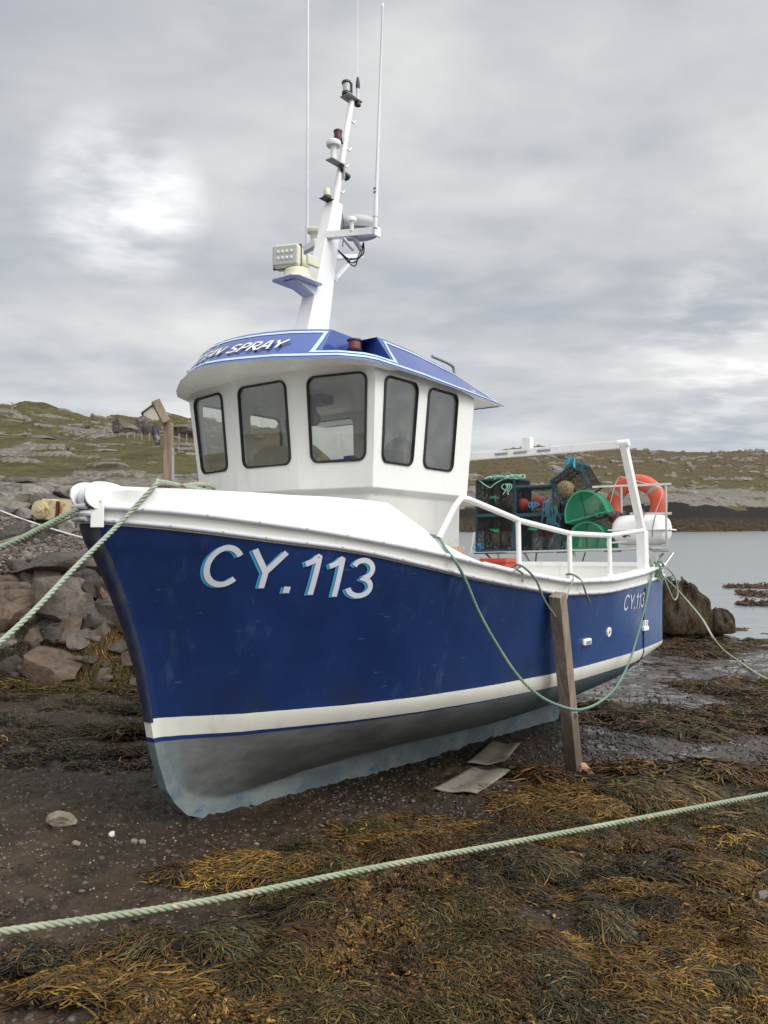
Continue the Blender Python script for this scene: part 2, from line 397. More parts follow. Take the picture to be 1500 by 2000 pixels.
# ---------------------------------------------------------------- hills
def ridge_l(px): return np.interp(px, [-600, -250, 0, 60, 110, 160, 205, 330, 380, 460, 560, 700, 900, 1200], [815, 800, 791, 790, 799, 815, 821, 818, 826, 836, 846, 856, 872, 890])
def ridge_r(px): return np.interp(px, [400, 600, 800, 920, 975, 1015, 1080, 1150, 1250, 1350, 1430, 1500, 1700, 2200, 3000], [868, 872, 885, 892, 881, 874, 872, 879, 878, 884, 881, 883, 889, 880, 900])
def mat_hill():
    m, nt, b = newmat('hill'); n = NT(nt); p = n.pos(); rock = n.attr('rock', 'Fac'); low = n.attr('shore', 'Fac'); brn = n.attr('moor', 'Fac'); k = n.attr('far', 'Fac')
    # texture frequencies fall off with the size of the hill
    near = n.noise(p, 1.3, 8, .68); f2 = n.noise(p, 6, 6, .7); f3 = n.noise(p, .25, 6, .6)
    g = n.mix(n.mr(near, .35, .68), (.046, .045, .016), (.120, .106, .038))
    g = n.mix(n.mr(f3, .40, .60, 0, .8), g, (.10, .080, .034))
    g = n.mix(n.mr(f2, .47, .64, 0, .75), g, (.034, .030, .012))
    mo = n.mix(n.mr(near, .35, .65), (.050, .036, .018), (.115, .084, .045))
    mo = n.mix(n.mr(f3, .5, .6), mo, (.075, .07, .028))
    g = n.mix(brn, g, mo)
    r = n.mix(n.mr(f2, .3, .7), (.085, .073, .059), (.24, .22, .19))
    r = n.mix(n.mr(near, .5, .72), r, (.09, .08, .068))
    sh = n.mix(n.mr(near, .4, .66), (.016, .013, .009), (.060, .040, .018)); sh = n.mix(n.math('MULTIPLY', n.mr(n.sepz(p), 1.0, 2.4), n.mr(n.attr('moor', 'Fac'), 0, .05)), sh, (.014, .013, .012))
    mid_ = n.noise(p, .42, 7, .72); r = n.mix(n.mr(mid_, .52, .62, 0, .8), r, (.05, .045, .04)); g = n.mix(n.mr(mid_, .50, .62, 0, .55), g, (.040, .034, .016))  # dark noise in the rock colour paints shadowed crevices
    fleck = n.noise(p, .9, 7, .75)
    rr = n.math('MAXIMUM', n.mr(n.math('ADD', rock, n.math('MULTIPLY', n.math('SUBTRACT', f2, .5), 1.2)), .42, .6), n.mr(fleck, .70, .76, 0, .7))
    c = n.mix(rr, g, r); c = n.mix(n.mr(n.math('ADD', low, n.math('MULTIPLY', n.math('SUBTRACT', near, .5), .7)), .4, .6), c, sh)
    n._in(b.inputs['Base Color'], c); b.inputs['Roughness'].default_value = .9; b.inputs['Specular IOR Level'].default_value = .2
    n._in(b.inputs['Normal'], n.bump(n.math('ADD', f2, n.math('MULTIPLY', near, 2.5)), .7, .12))
    return m
def hill_height(PX, D):
    """height of the land beyond the beach, by bearing and distance"""
    px = PX; u = (px-CX)/F
    # ---- near land, left
    rl = (CY-ridge_l(px))/F
    RD = 95.
    top = rl*RD
    k = [9.6, 10.4, 11.4, 12.8, 14.2, 16.5, 22, 34, 52, 75, 95, 130, 200]
    base = [-2.25, -1.35, -.62, -.36, -.05, .42, 1.15]
    prof = np.zeros_like(D)
    elev = np.interp(D, [22, 34, 52, 75, 95], [.050, .62, .80, .93, 1.0])
    far_z = elev*0
    near_z = np.interp(D, k[:7], base)
    t = np.interp(D, [22, 34, 52, 75, 95], [0, .42, .68, .88, 1.0])
    e0 = 1.15/22
    hill_z = (e0+(rl-e0)*t)*D
    zl = np.where(D < 22, near_z, np.where(D < 95, hill_z, top-(D-95)*.09))
    # ---- far land, right
    rr = (CY-ridge_r(px))/F
    sh = 152+6*np.sin(px*.013)
    t = ss(D, sh, 300)
    zr = np.where(D < sh, -2.6-(sh-D)*.05, -2.6+(D-sh)*.44)
    er = np.interp(D, [168, 205, 240, 300], [.30, .62, .86, 1.0])
    zf = er*rr*D
    zr = np.where(D > 168, zf, np.minimum(zr, .30*rr*168)); zr = np.where(D > 300, rr*300-(D-300)*.12, zr)
    w = ss(px, 540, 905)
    wn = ss(px, 620, 905)   # the near bank falls into the sea behind the boat
    zl = np.where(D < 60, zl*(1-wn*ss(60-D, 0, 25))-3.2*wn*ss(60-D, 0, 25), zl)
    return zl*(1-w)+zr*w, w
def build_hill(name, d0, d1, nd, nu, p0, p1):
    px = np.r_[np.linspace(p0, -60, 110), np.linspace(-56, 1560, nu-220), np.linspace(1575, p1, 110)]; D = np.geomspace(d0, d1, nd)
    PX, DD = np.meshgrid(px, D, indexing='ij'); X = (PX-CX)/F*DD; Y = DD
    H, w = hill_height(PX, DD)
    a = np.clip((DD-12)/60, 0, 1)
    amp = .10+.020*DD*np.clip((DD-14)/20, 0, 1)*(1-w)+w*1.6*np.clip((DD-158)/40, 0, 1)
    nf = ss(DD, 13.2, 17.); amp = np.where(DD < 14, .05, amp)
    q = XY(X, Y)
    n1 = fbm(q*np.array([.16, .30, 1]), 5, 41); n2 = fbm(q*np.array([.8, 1.6, 1]), 4, 43)
    H = H+amp*n1*.55+.06*np.clip(DD/30, .4, 2)*n2*(.25+.75*nf)
    # rock ribs: sharp little steps
    rm = fbm(q*np.array([.26, .75, 1])*np.where(w[..., None] > .5, .55, 1)+5, 5, 47, .62)
    thr = np.where(w > .5, .36, .29)
    rockmask = ss(rm, thr, thr+.08)
    shoreband = (1-w)*(1-ss(DD+3*n1, 17.5, 22.))+w*0
    rockmask = np.maximum(rockmask, shoreband*ss(n2, -.6, -.1))
    H = H+rockmask*(.07+.003*DD)*(1+.8*n2)*nf
    low = w*(1-ss(H, 1.3+1.6*n1, 2.6+1.6*n1))+(1-w)*(1-ss(H+.4*n1, -2.1, -1.2))
    rock2 = w*ss(H, 1.6, 2.6)*(1-ss(H, 4.6+2*n1, 6.6+2*n1))*ss(n2, -.7, -.2)
    rockmask = np.maximum(rockmask, rock2)
    moor = w*np.clip(ss(DD+60*n1, 182, 225)+.12, 0, 1)+(1-w)*ss(fbm(q*.09, 3, 53), .1, .45)*.5
    V = np.stack([X, Y, H+CH], -1).reshape(-1, 3)
    me = np_mesh(name, V, grid_faces(nu, nd), attrs={'rock': rockmask.ravel(), 'shore': low.ravel(), 'moor': moor.ravel(), 'far': a.ravel()})
    o = link_mesh(name, me, bpy.data.materials.get('hill') or mat_hill()); tag(o, kind='structure'); return o
build_hill('hill', 9.6, 420, 780, 960, -900, 3300)

# ---------------------------------------------------------------- rocks
def mat_rock(name, a, b_, tint, wetdark=.0, scale=1.):
    m, nt, b = newmat(name); n = NT(nt); o = n.tc(); 
    f1 = n.noise(o, 2.2*scale, 7, .65, .4); f2 = n.noise(o, 11*scale, 6, .7); f3 = n.noise(o, 60*scale, 4, .7)
    c = n.mix(n.mr(f1, .35, .66), a, b_); c = n.mix(n.mr(f2, .5, .7, 0, .8), c, tint)
    c = n.mix(n.mr(f3, .6, .75, 0, .5), c, (.30, .28, .25))
    crack = n.voro(n.mix(.12, o, n.noise(o, 3*scale, 4, out='Color')), 1.3*scale, 'DISTANCE_TO_EDGE')
    c = n.mix(n.mr(n.math('ADD', crack, n.math('MULTIPLY', n.math('SUBTRACT', f1, .5), .2)), 0, .03, .45, 0), c, (.03, .026, .022))
    n._in(b.inputs['Base Color'], c); n._in(b.inputs['Roughness'], n.mr(f2, .3, .7, .55, .85)); b.inputs['Specular IOR Level'].default_value = .35
    h = n.math('ADD', n.math('MULTIPLY', f1, 2.2), n.math('ADD', f2, n.math('MULTIPLY', f3, .35)))
    h = n.math('ADD', h, n.mr(crack, 0, .05, -.12, 0))
    n._in(b.inputs['Normal'], n.bump(h, .7, .03)); return m
R_GREY = mat_rock('rock_grey', (.070, .058, .047), (.15, .125, .100), (.045, .036, .028))
R_BROWN = mat_rock('rock_brown', (.080, .054, .036), (.14, .098, .070), (.042, .030, .021))
R_DARK = mat_rock('rock_dark', (.040, .034, .028), (.085, .072, .06), (.024, .02, .016))
R_PALE = mat_rock('rock_pale', (.105, .094, .082), (.22, .20, .175), (.06, .052, .043))
R_TAN = mat_rock('rock_tan', (.17, .145, .105), (.28, .245, .185), (.10, .082, .058))
R_LICHEN = mat_rock('rock_lichen', (.13, .115, .095), (.24, .21, .16), (.26, .13, .03))
import bmesh
def ico(sub):
    bm = bmesh.new(); bmesh.ops.create_icosphere(bm, subdivisions=sub, radius=1); V = np.array([v.co[:] for v in bm.verts]); Fc = np.array([[v.index for v in f.verts] for f in bm.faces]); bm.free(); return V, Fc
ICO = {k: ico(k) for k in (1, 2, 3, 4, 5)}
def rock_shape(seed, size, cuts=9, sub=4, rough=.05, box=.0):
    r = np.random.default_rng(seed); V, Fc = ICO[sub]; P = V.copy()
    if box: P = np.sign(P)*np.abs(P)**(1-box); P /= np.maximum(1e-6, np.abs(P).max(1, keepdims=True))**.55
    for _ in range(cuts):
        n = r.normal(size=3); n /= np.linalg.norm(n); d = r.uniform(.52, .82)
        t = P@n-d; P = P-np.where(t > 0, t*.96, 0)[:, None]*n
    P += V*(fbm(V*1.6+seed*3.1, 4, seed)*rough*2)[:, None]+V*(fbm(V*6+seed, 3, seed+5)*rough*.6)[:, None]
    P = P/np.abs(P).max(0)
    return P*np.asarray(size)/2, Fc
def rock(name, loc, size, seed, mat, label, cat='rock', group=None, rot=0, tilt=0, **kw):
    P, Fc = rock_shape(seed, size, **kw)
    o = link_mesh(name, np_mesh(name, P, Fc), mat); o.location = loc; o.rotation_euler = (tilt, tilt*.5, rot)
    try: o.data.set_sharp_from_angle(angle=math.radians(32))
    except Exception: pass
    return tag(o, label, cat, group)
def px_rock(name, x0, y0, x1, y1, D, seed, mat, label, depth=None, group=None, rot=0, **kw):
    D = gp((x0+x1)/2, (y0+y1)/2+.2*(y1-y0)).y-.08
    w = (x1-x0)/F*D; h = (y1-y0)/F*D; c = at((x0+x1)/2, (y0+y1)/2, D); c.y += w*.25
    return rock(name, c, (w*1.04, depth or w*.85, h*1.04), seed, mat, label, 'rock', group, rot, **kw)
B = 'boulder'
px_rock(B, 72, 1128, 186, 1232, 9.6, 3, R_GREY, 'big grey squared boulder in the middle of the bank behind the diagonal green rope', cuts=12, box=.35, depth=.8)
px_rock(B, -70, 1150, 82, 1256, 9.5, 12, R_BROWN, 'big reddish brown boulder cut by the left edge of the photo', cuts=10, box=.3)
px_rock(B, 20, 1080, 172, 1142, 10.2, 21, R_DARK, 'long dark slab of rock lying on top of the big grey squared boulder', cuts=9, box=.3, depth=1.2)
px_rock(B, 186, 1178, 268, 1258, 9.7, 5, R_GREY, 'smooth grey boulder beside the stem of the boat', cuts=9, box=.2)
px_rock(B, 180, 1132, 224, 1192, 10.0, 8, R_DARK, 'small dark square stone wedged above the smooth grey boulder', cuts=10, box=.4)
px_rock(B, 44, 1270, 166, 1362, 8.9, 14, R_BROWN, 'brown boulder lying at the foot of the bank with weed behind it', cuts=11, box=.2)
px_rock(B, 150, 1086, 240, 1138, 10.6, 31, R_GREY, 'flat grey rock under the scree close to the bow', cuts=9, box=.3)
px_rock(B, 84, 1278, 120, 1302, 9.6, 33, R_DARK, 'little dark stone behind the brown boulder at the foot of the bank', cuts=8)
px_rock(B, -20, 1018, 58, 1078, 12.6, 36, R_DARK, 'dark rounded boulder at the left edge below the orange rock', cuts=9)
px_rock(B, -34, 962, 52, 1012, 13.6, 39, R_LICHEN, 'boulder crusted with orange lichen at the left edge', cuts=10, box=.3)
px_rock(B, 24, 992, 66, 1030, 13.2, 40, R_PALE, 'pale stone left of the rusty cream winch', cuts=9)
px_rock(B, 46, 1020, 108, 1066, 12.4, 41, R_DARK, 'dark stone below the rusty cream winch', cuts=9)
px_rock(B, 118, 990, 172, 1042, 12.8, 42, R_GREY, 'grey rock between the rusty winch and the bow', cuts=9)
px_rock(B, 104, 1018, 152, 1052, 12.2, 43, R_PALE, 'small pale stone under the twin mooring ropes at the bow', cuts=9)
sd = 60
USED = set()
def pick(v, edges, names):
    for e, n_ in zip(edges, names):
        if v < e: return n_
    return names[-1]
def bank_label(px, py, w, k):
    return '%s %s stone %s %s' % (pick(w, [34, 58], ['small', 'middling', 'large']), ['dark', 'grey', 'brown', 'blackish'][k % 4], pick(py, [1150, 1200, 1255, 1300], ['high in the bank', 'in the upper bank', 'halfway down the bank', 'low in the bank', 'at the foot of the bank']),
        pick(px, [-110, 0, 30, 60, 95, 130, 160, 200, 240], ['far beyond the left edge', 'just beyond the left edge', 'at the left edge', 'near the left edge', 'left of the squared boulder', 'in line with the squared boulder', 'right of the squared boulder', 'near the stem', 'beside the stem', 'behind the stem']))
def shore_label(px, py, k):
    return '%s outcrop rock %s %s' % (['pale', 'grey', 'whitish'][k % 3], pick(py, [958, 980], ['just under the grass', 'above the rusty winch level', 'level with the rusty winch']), pick(px, [-110, 0, 40, 80, 120, 170, 250], ['far beyond the left edge', 'just beyond the left edge', 'at the left edge', 'left of the winch', 'above the winch', 'right of the winch', 'behind the bow roller', 'behind the bow']))
def hill_label(px, D, s, k):
    return '%s %s rock %s of the left hillside, %s' % (pick(s, [.6, 1.0], ['small', 'medium', 'big']), ['pale', 'grey'][k % 2], pick(D, [36, 50, 66], ['on the lowest grass', 'on the lower slope', 'on the middle slope', 'near the top']), pick(px, [0, 90, 180, 270, 330], ['past the left edge', 'near the left edge', 'above the winch', 'above the bow roller', 'left of the wooden post', 'right of the wooden post']))
def far_label(px, D, s, k):
    return '%s %s outcrop %s of the far hill, %s' % (pick(s, [2.6, 4.0], ['small', 'medium', 'large']), ['pale', 'grey', 'whitish'][k % 3], pick(D, [195, 225], ['at the foot', 'halfway up', 'near the crest']), pick(px, [960, 1050, 1150, 1250, 1370], ['next to the wheelhouse', 'above the black creels', 'above the green creels', 'above the gantry leg', 'right of the life ring', 'at the right edge']))
rr = random.Random(5)
fill = []
for k in range(125):       # rubble filling the bank between the big boulders
    px = rr.uniform(-220, 300); t = rr.random(); py = 1330-t*235; D = 10.3+t*.9
    w = rr.choice([rr.uniform(22, 45), rr.uniform(40, 85)]); h = w*rr.uniform(.5, .85)
    if bank_label(px, py, w, k) in USED: continue
    USED.add(bank_label(px, py, w, k))
    fill.append(px_rock('bank_stone', px-w/2, py-h/2, px+w/2, py+h/2, D+.25, sd+k, [R_DARK, R_GREY, R_BROWN, R_DARK][k % 4],
        bank_label(px, py, w, k), group='stones packed into the rock bank', cuts=9, box=.25, sub=3, rot=rr.uniform(0, 3)))
for k in range(80):       # outcrop at the top of the bank
    px = rr.uniform(-260, 330); t = rr.random(); py = 1010-t*62-(12 if px < 100 else -4); D = 14.5+t*4.5
    w = rr.uniform(50, 120); h = w*rr.uniform(.32, .55)
    if px > 165: py = max(py, 968)
    if shore_label(px, py, k) in USED: continue
    USED.add(shore_label(px, py, k))
    px_rock('shore_rock', px-w/2, py-h/2, px+w/2, py+h/2, D, sd+100+k, [R_PALE, R_GREY, R_PALE][k % 3],
        shore_label(px, py, k), group='rocks of the pale outcrop above the scree', cuts=8, box=.2, sub=3, rot=rr.uniform(0, 3))
def hill_pt(px, D):
    H, w = hill_height(np.array([float(px)]), np.array([float(D)])); return Vector(((px-CX)/F*D, D, float(H[0])+CH))
for k in range(60):      # outcrops on the green slope
    px = rr.choice([rr.uniform(-150, 420), rr.uniform(-60, 380)]); D = rr.uniform(24, 82)
    p = hill_pt(px, D); s = rr.uniform(.35, 1.25)*(.5+D/60)
    if hill_label(px, D, s, k) in USED: continue
    USED.add(hill_label(px, D, s, k))
    rock('hillside_rock', p+Vector((0, 0, -.02*s)), (s*1.5, s, s*rr.uniform(.25, .42)), sd+200+k, [R_PALE, R_GREY][k % 2],
        hill_label(px, D, s, k), 'rock', 'rocks poking out of the left hillside', rr.uniform(-.5, .5), cuts=8, sub=3)
for k in range(56):
    px = rr.uniform(880, 1540); D = rr.uniform(172, 262)
    p = hill_pt(px, D); s = rr.uniform(1.2, 3.6)
    if far_label(px, D, s, k) in USED: continue
    USED.add(far_label(px, D, s, k))
    rock('far_rock', p+Vector((0, 0, -.05*s)), (s*1.5, s, s*rr.uniform(.4, .8)), sd+300+k, [R_PALE, R_GREY, R_PALE][k % 3],
        far_label(px, D, s, k), 'rock', 'rock outcrops on the far hill', rr.uniform(-.5, .5), cuts=8, sub=3)
# crag below the house
def crag(px0, px1, ytop, ybot, D, seed, label):
    w = (px1-px0)/F*D; h = (ybot-ytop)/F*D*1.25; c = at((px0+px1)/2, (ytop+ybot)/2+6, D)
    return rock('crag', c+Vector((0, w*.2, 0)), (w, w*.7, h), seed, R_GREY, label, 'crag', None, 0, cuts=14, box=.35, sub=5, rough=.09)
crag(206, 268, 812, 850, 50, 501, 'grey rock crag on the skyline left of the cream gable')
crag(252, 318, 808, 856, 52, 502, 'taller grey rock crag on the skyline just below the cream gable')
crag(322, 392, 818, 856, 48, 503, 'low broken crag on the skyline right of the wooden post')

# house gable on the skyline
def build_house():
    D = 88; w = 34/F*D; c = at(298, 816, D); hw = w/2; eh = 9/F*D; rh = 30/F*D-.3; L = 3.2
    root = empty('house', c); root.rotation_euler = (0, 0, math.radians(12))
    tag(root, 'small cream gabled house on the skyline behind the crag', 'house')
    wm = simple('harling', (.42, .39, .33), .9); rm = simple('slate_roof', (.10, .10, .105), .7)
    m = MB(); loop = [(-hw, 0, -2), (hw, 0, -2), (hw, 0, eh), (0, 0, eh+rh*.55), (-hw, 0, eh)]; m.poly_prism(loop, (0, L, 0)); m.mesh('wall', wm, root)
    m = MB(); t = .16
    for s in (-1, 1):
        a = Vector((s*(hw+.25), 0, eh-.12)); b = Vector((0, 0, eh+rh*.55+.08)); up = Vector((0, 0, t))
        m.poly_prism([a+Vector((0, -.2, 0)), b+Vector((0, -.2, 0)), b+up+Vector((0, -.2, 0)), a+up+Vector((0, -.2, 0))], (0, L+.4, 0))
    rf = m.mesh('roof', rm, root)
    m = MB(); m.box((0, .9, eh+rh*.55+.12), (.35, .4, .5)); m.mesh('chimney', wm, rf)
build_house()
# fence on the slope below the crags
WOOD_F = simple('fence_wood', (.26, .23, .19), .85)
for k in range(13):
    px = 205+k*14.5; Ds = np.arange(22, 60, .25); hh_, _ = hill_height(np.full(Ds.shape, px), Ds); py_ = CY-hh_/Ds*F; kk = int(np.argmax(py_ < 864+.3*k)); q = at(px, float(py_[kk]), float(Ds[kk]))
    m = MB(); m.box((0, 0, .12), (.05, .05, .75)); o = m.mesh('fence_post', WOOD_F); o.location = q+Vector((0, 0, 0.05)); o.rotation_euler = (rr.uniform(-.06, .06), rr.uniform(-.08, .08), 0)
    tag(o, '%s weathered fence post from the left in the row below the crags' % ['first', 'second', 'third', 'fourth', 'fifth', 'sixth', 'seventh', 'eighth', 'ninth', 'tenth', 'eleventh', 'twelfth', 'thirteenth'][k], 'fence post', 'fence posts in the row below the crags')
for k, (px, py) in enumerate([(24, 796)]):
    m = MB(); m.box((0, 0, -.2), (.08, .08, 1.3)); o = m.mesh('fence_post', WOOD_F); o.location = at(px, py, 70)
    tag(o, 'lone thin post standing on the left hilltop', 'fence post')
# ================================================================ THE BOAT
# boat frame: x aft from the stem at the waterline, y to port, z up
def boat_frame(th=53, pitch=1.9, roll=1.5):
    th, p, r = map(math.radians, (th, pitch, roll))
    d = Vector((math.cos(th), math.sin(th), 0)); n = Vector((math.sin(th), -math.cos(th), 0)); u = Vector((0, 0, 1))
    X = d*math.cos(p)-u*math.sin(p); Z0 = d*math.sin(p)+u*math.cos(p)
    Y = n*math.cos(r)+Z0*math.sin(r); Z = Z0*math.cos(r)-n*math.sin(r)
    return Matrix((X, Y, Z)).transposed(), Vector(((290-CX)/F*4.78, 4.78, CH-(1403-CY)/F*4.78))
RB, OB = boat_frame()
BM = RB.to_4x4(); BM.translation = OB
def bw(*b): return BM @ Vector(b)          # boat -> world
def inv(px, py, ax, val):                   # point on a boat-frame plane seen at a pixel
    ray = RB.transposed() @ Vector(((px-CX)/F, 1, -(py-CY)/F)); ob = RB.transposed() @ (Vector((0, 0, CH))-OB)
    t = (val-ob[ax])/ray[ax]; return ob+ray*t
def ip(x, xs, ys): return float(np.interp(x, xs, ys))
STZ = [-.78, -.72, -.67, -.61, -.52, -.43, -.26, -.11, 0, .1, .28, .52, .73, .93, 1.01, 1.09, 1.25]
STX = [1.2, .65, .41, .26, .17, .11, .05, .01, -.01, -.03, -.075, -.155, -.245, -.345, -.40, -.43, -.45]
def stem(z): return np.interp(z, STZ, STX)
WE = [0, .05, .14, .42, 1.05, 1.54, 2.17, 2.97, 3.6, 4.74, 5.79, 6.3]; WY = [.03, .038, .10, .33, .67, .85, .99, 1.10, 1.125, 1.11, 1.0, .93]
SE = [0, .04, .14, .44, .94, 1.44, 1.94, 2.44, 3.44, 4.44, 5.44, 6.04, 6.5]; SY = [.045, .06, .16, .50, .80, .99, 1.12, 1.20, 1.27, 1.25, 1.15, 1.06, .99]
ZB_X = [-.45, -.41, -.21, .04, .38, .79, 1.36, 1.72, 2.19, 2.92, 3.71, 4.76, 6.0]; ZB_Z = [1.13, 1.12, 1.10, 1.06, 1.01, .96, .85, .78, .71, .62, .60, .63, .69]
ZT_X = [-.45, -.41, -.21, .06, .61, .79, 1.36, 1.81, 2.19, 2.94, 3.88, 4.76, 6.0]; ZT_Z = [1.22, 1.21, 1.20, 1.16, 1.08, 1.05, .96, .88, .82, .735, .72, .75, .83]
def _smooth(xs, ys):
    q = np.linspace(xs[0]-.3, xs[-1]+.3, 260); y = np.interp(q, xs, ys); k = np.hanning(19); k /= k.sum()
    yp = np.pad(y, 9, 'edge'); return q, np.convolve(yp, k, 'valid')
_zb = _smooth(ZB_X, ZB_Z); _zt = _smooth(ZT_X, ZT_Z); _we = _smooth(WE, WY); _se = _smooth(SE, SY)
def zblue(x): return np.interp(x, *_zb)
def ztop(x): return np.interp(x, *_zt)
def Wf(e): return np.where(np.asarray(e) < .5, np.interp(e, WE, WY), np.interp(e, *_we))
def Sf(e): return np.where(np.asarray(e) < .3, np.interp(e, SE, SY), np.interp(e, *_se))
def zkeel(x): return np.interp(x, [-1, .41, .65, 1.09, 1.93, 2.76, 5.23, 5.35, 5.5, 6.1], [.67, .67, .72, .73, .76, .78, .86, .85, .45, .26])
def zgar(x): return np.interp(x, [-1, .3, .7, 1.2, 1.84, 2.64, 4.2, 4.98, 5.5, 6.1], [.67, .66, .62, .58, .57, .59, .60, .56, .42, .26])
def half(x, z):
    x = np.asarray(x, float); z = np.asarray(z, float)
    e = np.maximum(x-stem(z), 0); es = e+np.maximum(x+.45-e, 0)*np.clip(e/.9, 0, 1)
    t = np.clip(z/ztop(x), 0, 1)**1.25
    up = Wf(e)*(1-t)+Sf(es)*t
    d = np.clip(-z/zgar(x), 0, 1)
    p = np.interp(x, [0, 1.5, 3], [1.35, 1.7, 2.0]); q = np.interp(x, [0, 1.5, 3, 5], [1.05, .92, .76, .85])
    dn = Wf(e)*np.maximum(1-d**p, 0)**q
    kt = np.interp(x, [-.5, 0, .6, 1.5], [.03, .032, .038, .045])
    return np.where(z >= 0, up, np.maximum(dn, kt))

def mat_hull():
    m, nt, b = newmat('hull_paint'); n = NT(nt); o = n.tc(); z = n.sepz(o, 2); x = n.sepz(o, 0); edge = n.attr('edge', 'Fac')
    wob = n.math('MULTIPLY', n.math('SUBTRACT', n.noise(o, 9, 3), .5), .006)
    zz = n.math('ADD', z, wob)
    f = n.noise(o, 1.3, 5, .6, .5); f2 = n.noise(n.map(o, (1, 1, .25)), 7, 6, .68); scr = n.noise(n.map(o, (2.5, 2.5, 14), (0, 0, 0), (0, math.radians(10), 0)), 3, 5, .7)
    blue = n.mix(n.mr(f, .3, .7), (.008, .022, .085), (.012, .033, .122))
    blue = n.mix(n.mr(x, 1.0, 5.2), blue, (.030, .078, .225))  # paler blue towards the stern: glancing sky reflection put into the colour
    blue = n.mix(n.mr(f2, .56, .78, 0, .38), blue, (.075, .12, .22))
    blue = n.mix(n.mr(scr, .64, .72, 0, .34), blue, (.22, .27, .38))
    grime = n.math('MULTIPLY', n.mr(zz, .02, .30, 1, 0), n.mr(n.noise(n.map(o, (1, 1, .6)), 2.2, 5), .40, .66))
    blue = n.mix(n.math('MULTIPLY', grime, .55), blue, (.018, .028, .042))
    white = n.mix(n.mr(f2, .5, .8, 0, .5), (.62, .61, .54), (.40, .39, .33))
    af = n.mix(n.mr(n.noise(n.map(o, (1, 1, 2)), 2.4, 6, .65), .36, .64), (.105, .105, .098), (.165, .175, .172))
    af = n.mix(n.mr(f2, .55, .75, 0, .5), af, (.06, .085, .10))
    af = n.mix(n.mr(x, 1.2, 4.2, 0, .75), af, (.07, .125, .145))
    teal = n.mix(n.mr(n.noise(o, 3.5, 6, .7), .38, .62), (.095, .125, .135), (.165, .19, .19))
    teal = n.mix(n.mr(n.noise(n.map(o, (1, 1, 2)), 5, 6, .7), .60, .64, 0, .85), teal, (.03, .10, .18))
    af = n.mix(n.mr(n.math('ADD', edge, n.math('MULTIPLY', n.math('SUBTRACT', n.noise(o, 2.6, 5, .6), .5), .35)), .40, .72), af, teal)
    # blue line under the boot top, fading aft
    thin = n.math('ADD', -.140, n.math('MULTIPLY', x, .009))
    af = n.mix(n.math('GREATER_THAN', zz, thin), af, (.010, .028, .12))
    c = n.mix(n.math('GREATER_THAN', zz, -.112), af, white)
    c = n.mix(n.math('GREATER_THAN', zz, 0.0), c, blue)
    c = n.mix(n.math('GREATER_THAN', n.attr('band', 'Fac'), .5), c, n.mix(n.mr(f2, .55, .75, 0, .5), (.70, .69, .64), (.48, .46, .40)))
    n._in(b.inputs['Base Color'], c)
    isb = n.math('GREATER_THAN', zz, 0.0)
    rgh = n.mix(isb, .75, n.mr(f2, .3, .7, .16, .30)); n._in(b.inputs['Roughness'], rgh)
    n._in(b.inputs['Specular IOR Level'], n.mix(isb, .25, .5))
    n._in(b.inputs['Normal'], n.bump(n.math('ADD', n.noise(o, 2.2, 2), n.math('MULTIPLY', n.noise(o, 60, 3), .04)), .12, .04)); return m
M_HULL = mat_hull()
def mat_white(name, col=(.80, .80, .77), rough=.32, dirt=(.55, .52, .45)):
    m, nt, b = newmat(name); n = NT(nt); o = n.tc()
    st = n.noise(n.map(o, (5, 5, .9)), 2.0, 6, .65, .2); sp = n.noise(o, 14, 6, .7)
    c = n.mix(n.mr(st, .52, .80, 0, .55), col, dirt)
    c = n.mix(n.mr(sp, .70, .76, 0, .55), c, (.34, .27, .20))
    n._in(b.inputs['Base Color'], c); n._in(b.inputs['Roughness'], n.mr(sp, .3, .7, rough-.06, rough+.14))
    n._in(b.inputs['Normal'], n.bump(n.math('ADD', n.noise(o, 3, 2), n.math('MULTIPLY', n.noise(o, 70, 3), .05)), .10, .03)); return m
M_WHITE = mat_white('gelcoat_white'); M_AER = simple('aerial_white', (.68, .69, .70), .4, var=.02); M_CREAM = mat_white('cream_plastic', (.66, .65, .50), .4, (.45, .43, .32)); M_RUBBER = mat_white('rail_grey_white', (.56, .57, .60), .45, (.36, .35, .34))
M_WPAINT = mat_white('white_metal_paint', (.78, .78, .77), .35, (.5, .46, .4))
M_ROOF = simple('roof_blue', (.045, .085, .30), .2, var=.12, scale=2, coat=.3, dirt=(.10, .12, .36), dscale=2.0, dth=(.55, .9))
M_ROOFLINE = simple('pinstripe_pale_blue', (.44, .57, .72), .35, var=.05)
M_BLACK = simple('window_rubber', (.012, .012, .013), .5, bump=.2)
M_DARK = simple('black_plastic', (.02, .02, .022), .45)
M_STEEL = simple('stainless_steel', (.55, .53, .50), .32, 1.0, dirt=(.30, .22, .14), dscale=14, dth=(.62, .75))
M_GALV = simple('galvanised', (.34, .35, .36), .5, .6)
M_ALU = simple('brushed_aluminium', (.40, .40, .40), .6, .0, dirt=(.22, .22, .22), dscale=8)
M_GREYIN = simple('interior_grey', (.42, .41, .37), .6)
M_TXTW = simple('lettering_white', (.60, .62, .68), .4, var=.06, scale=12, dirt=(.38, .42, .5), dscale=9, dth=(.6, .85))
M_TXTB = simple('lettering_cyan', (.05, .30, .52), .4, var=.08)
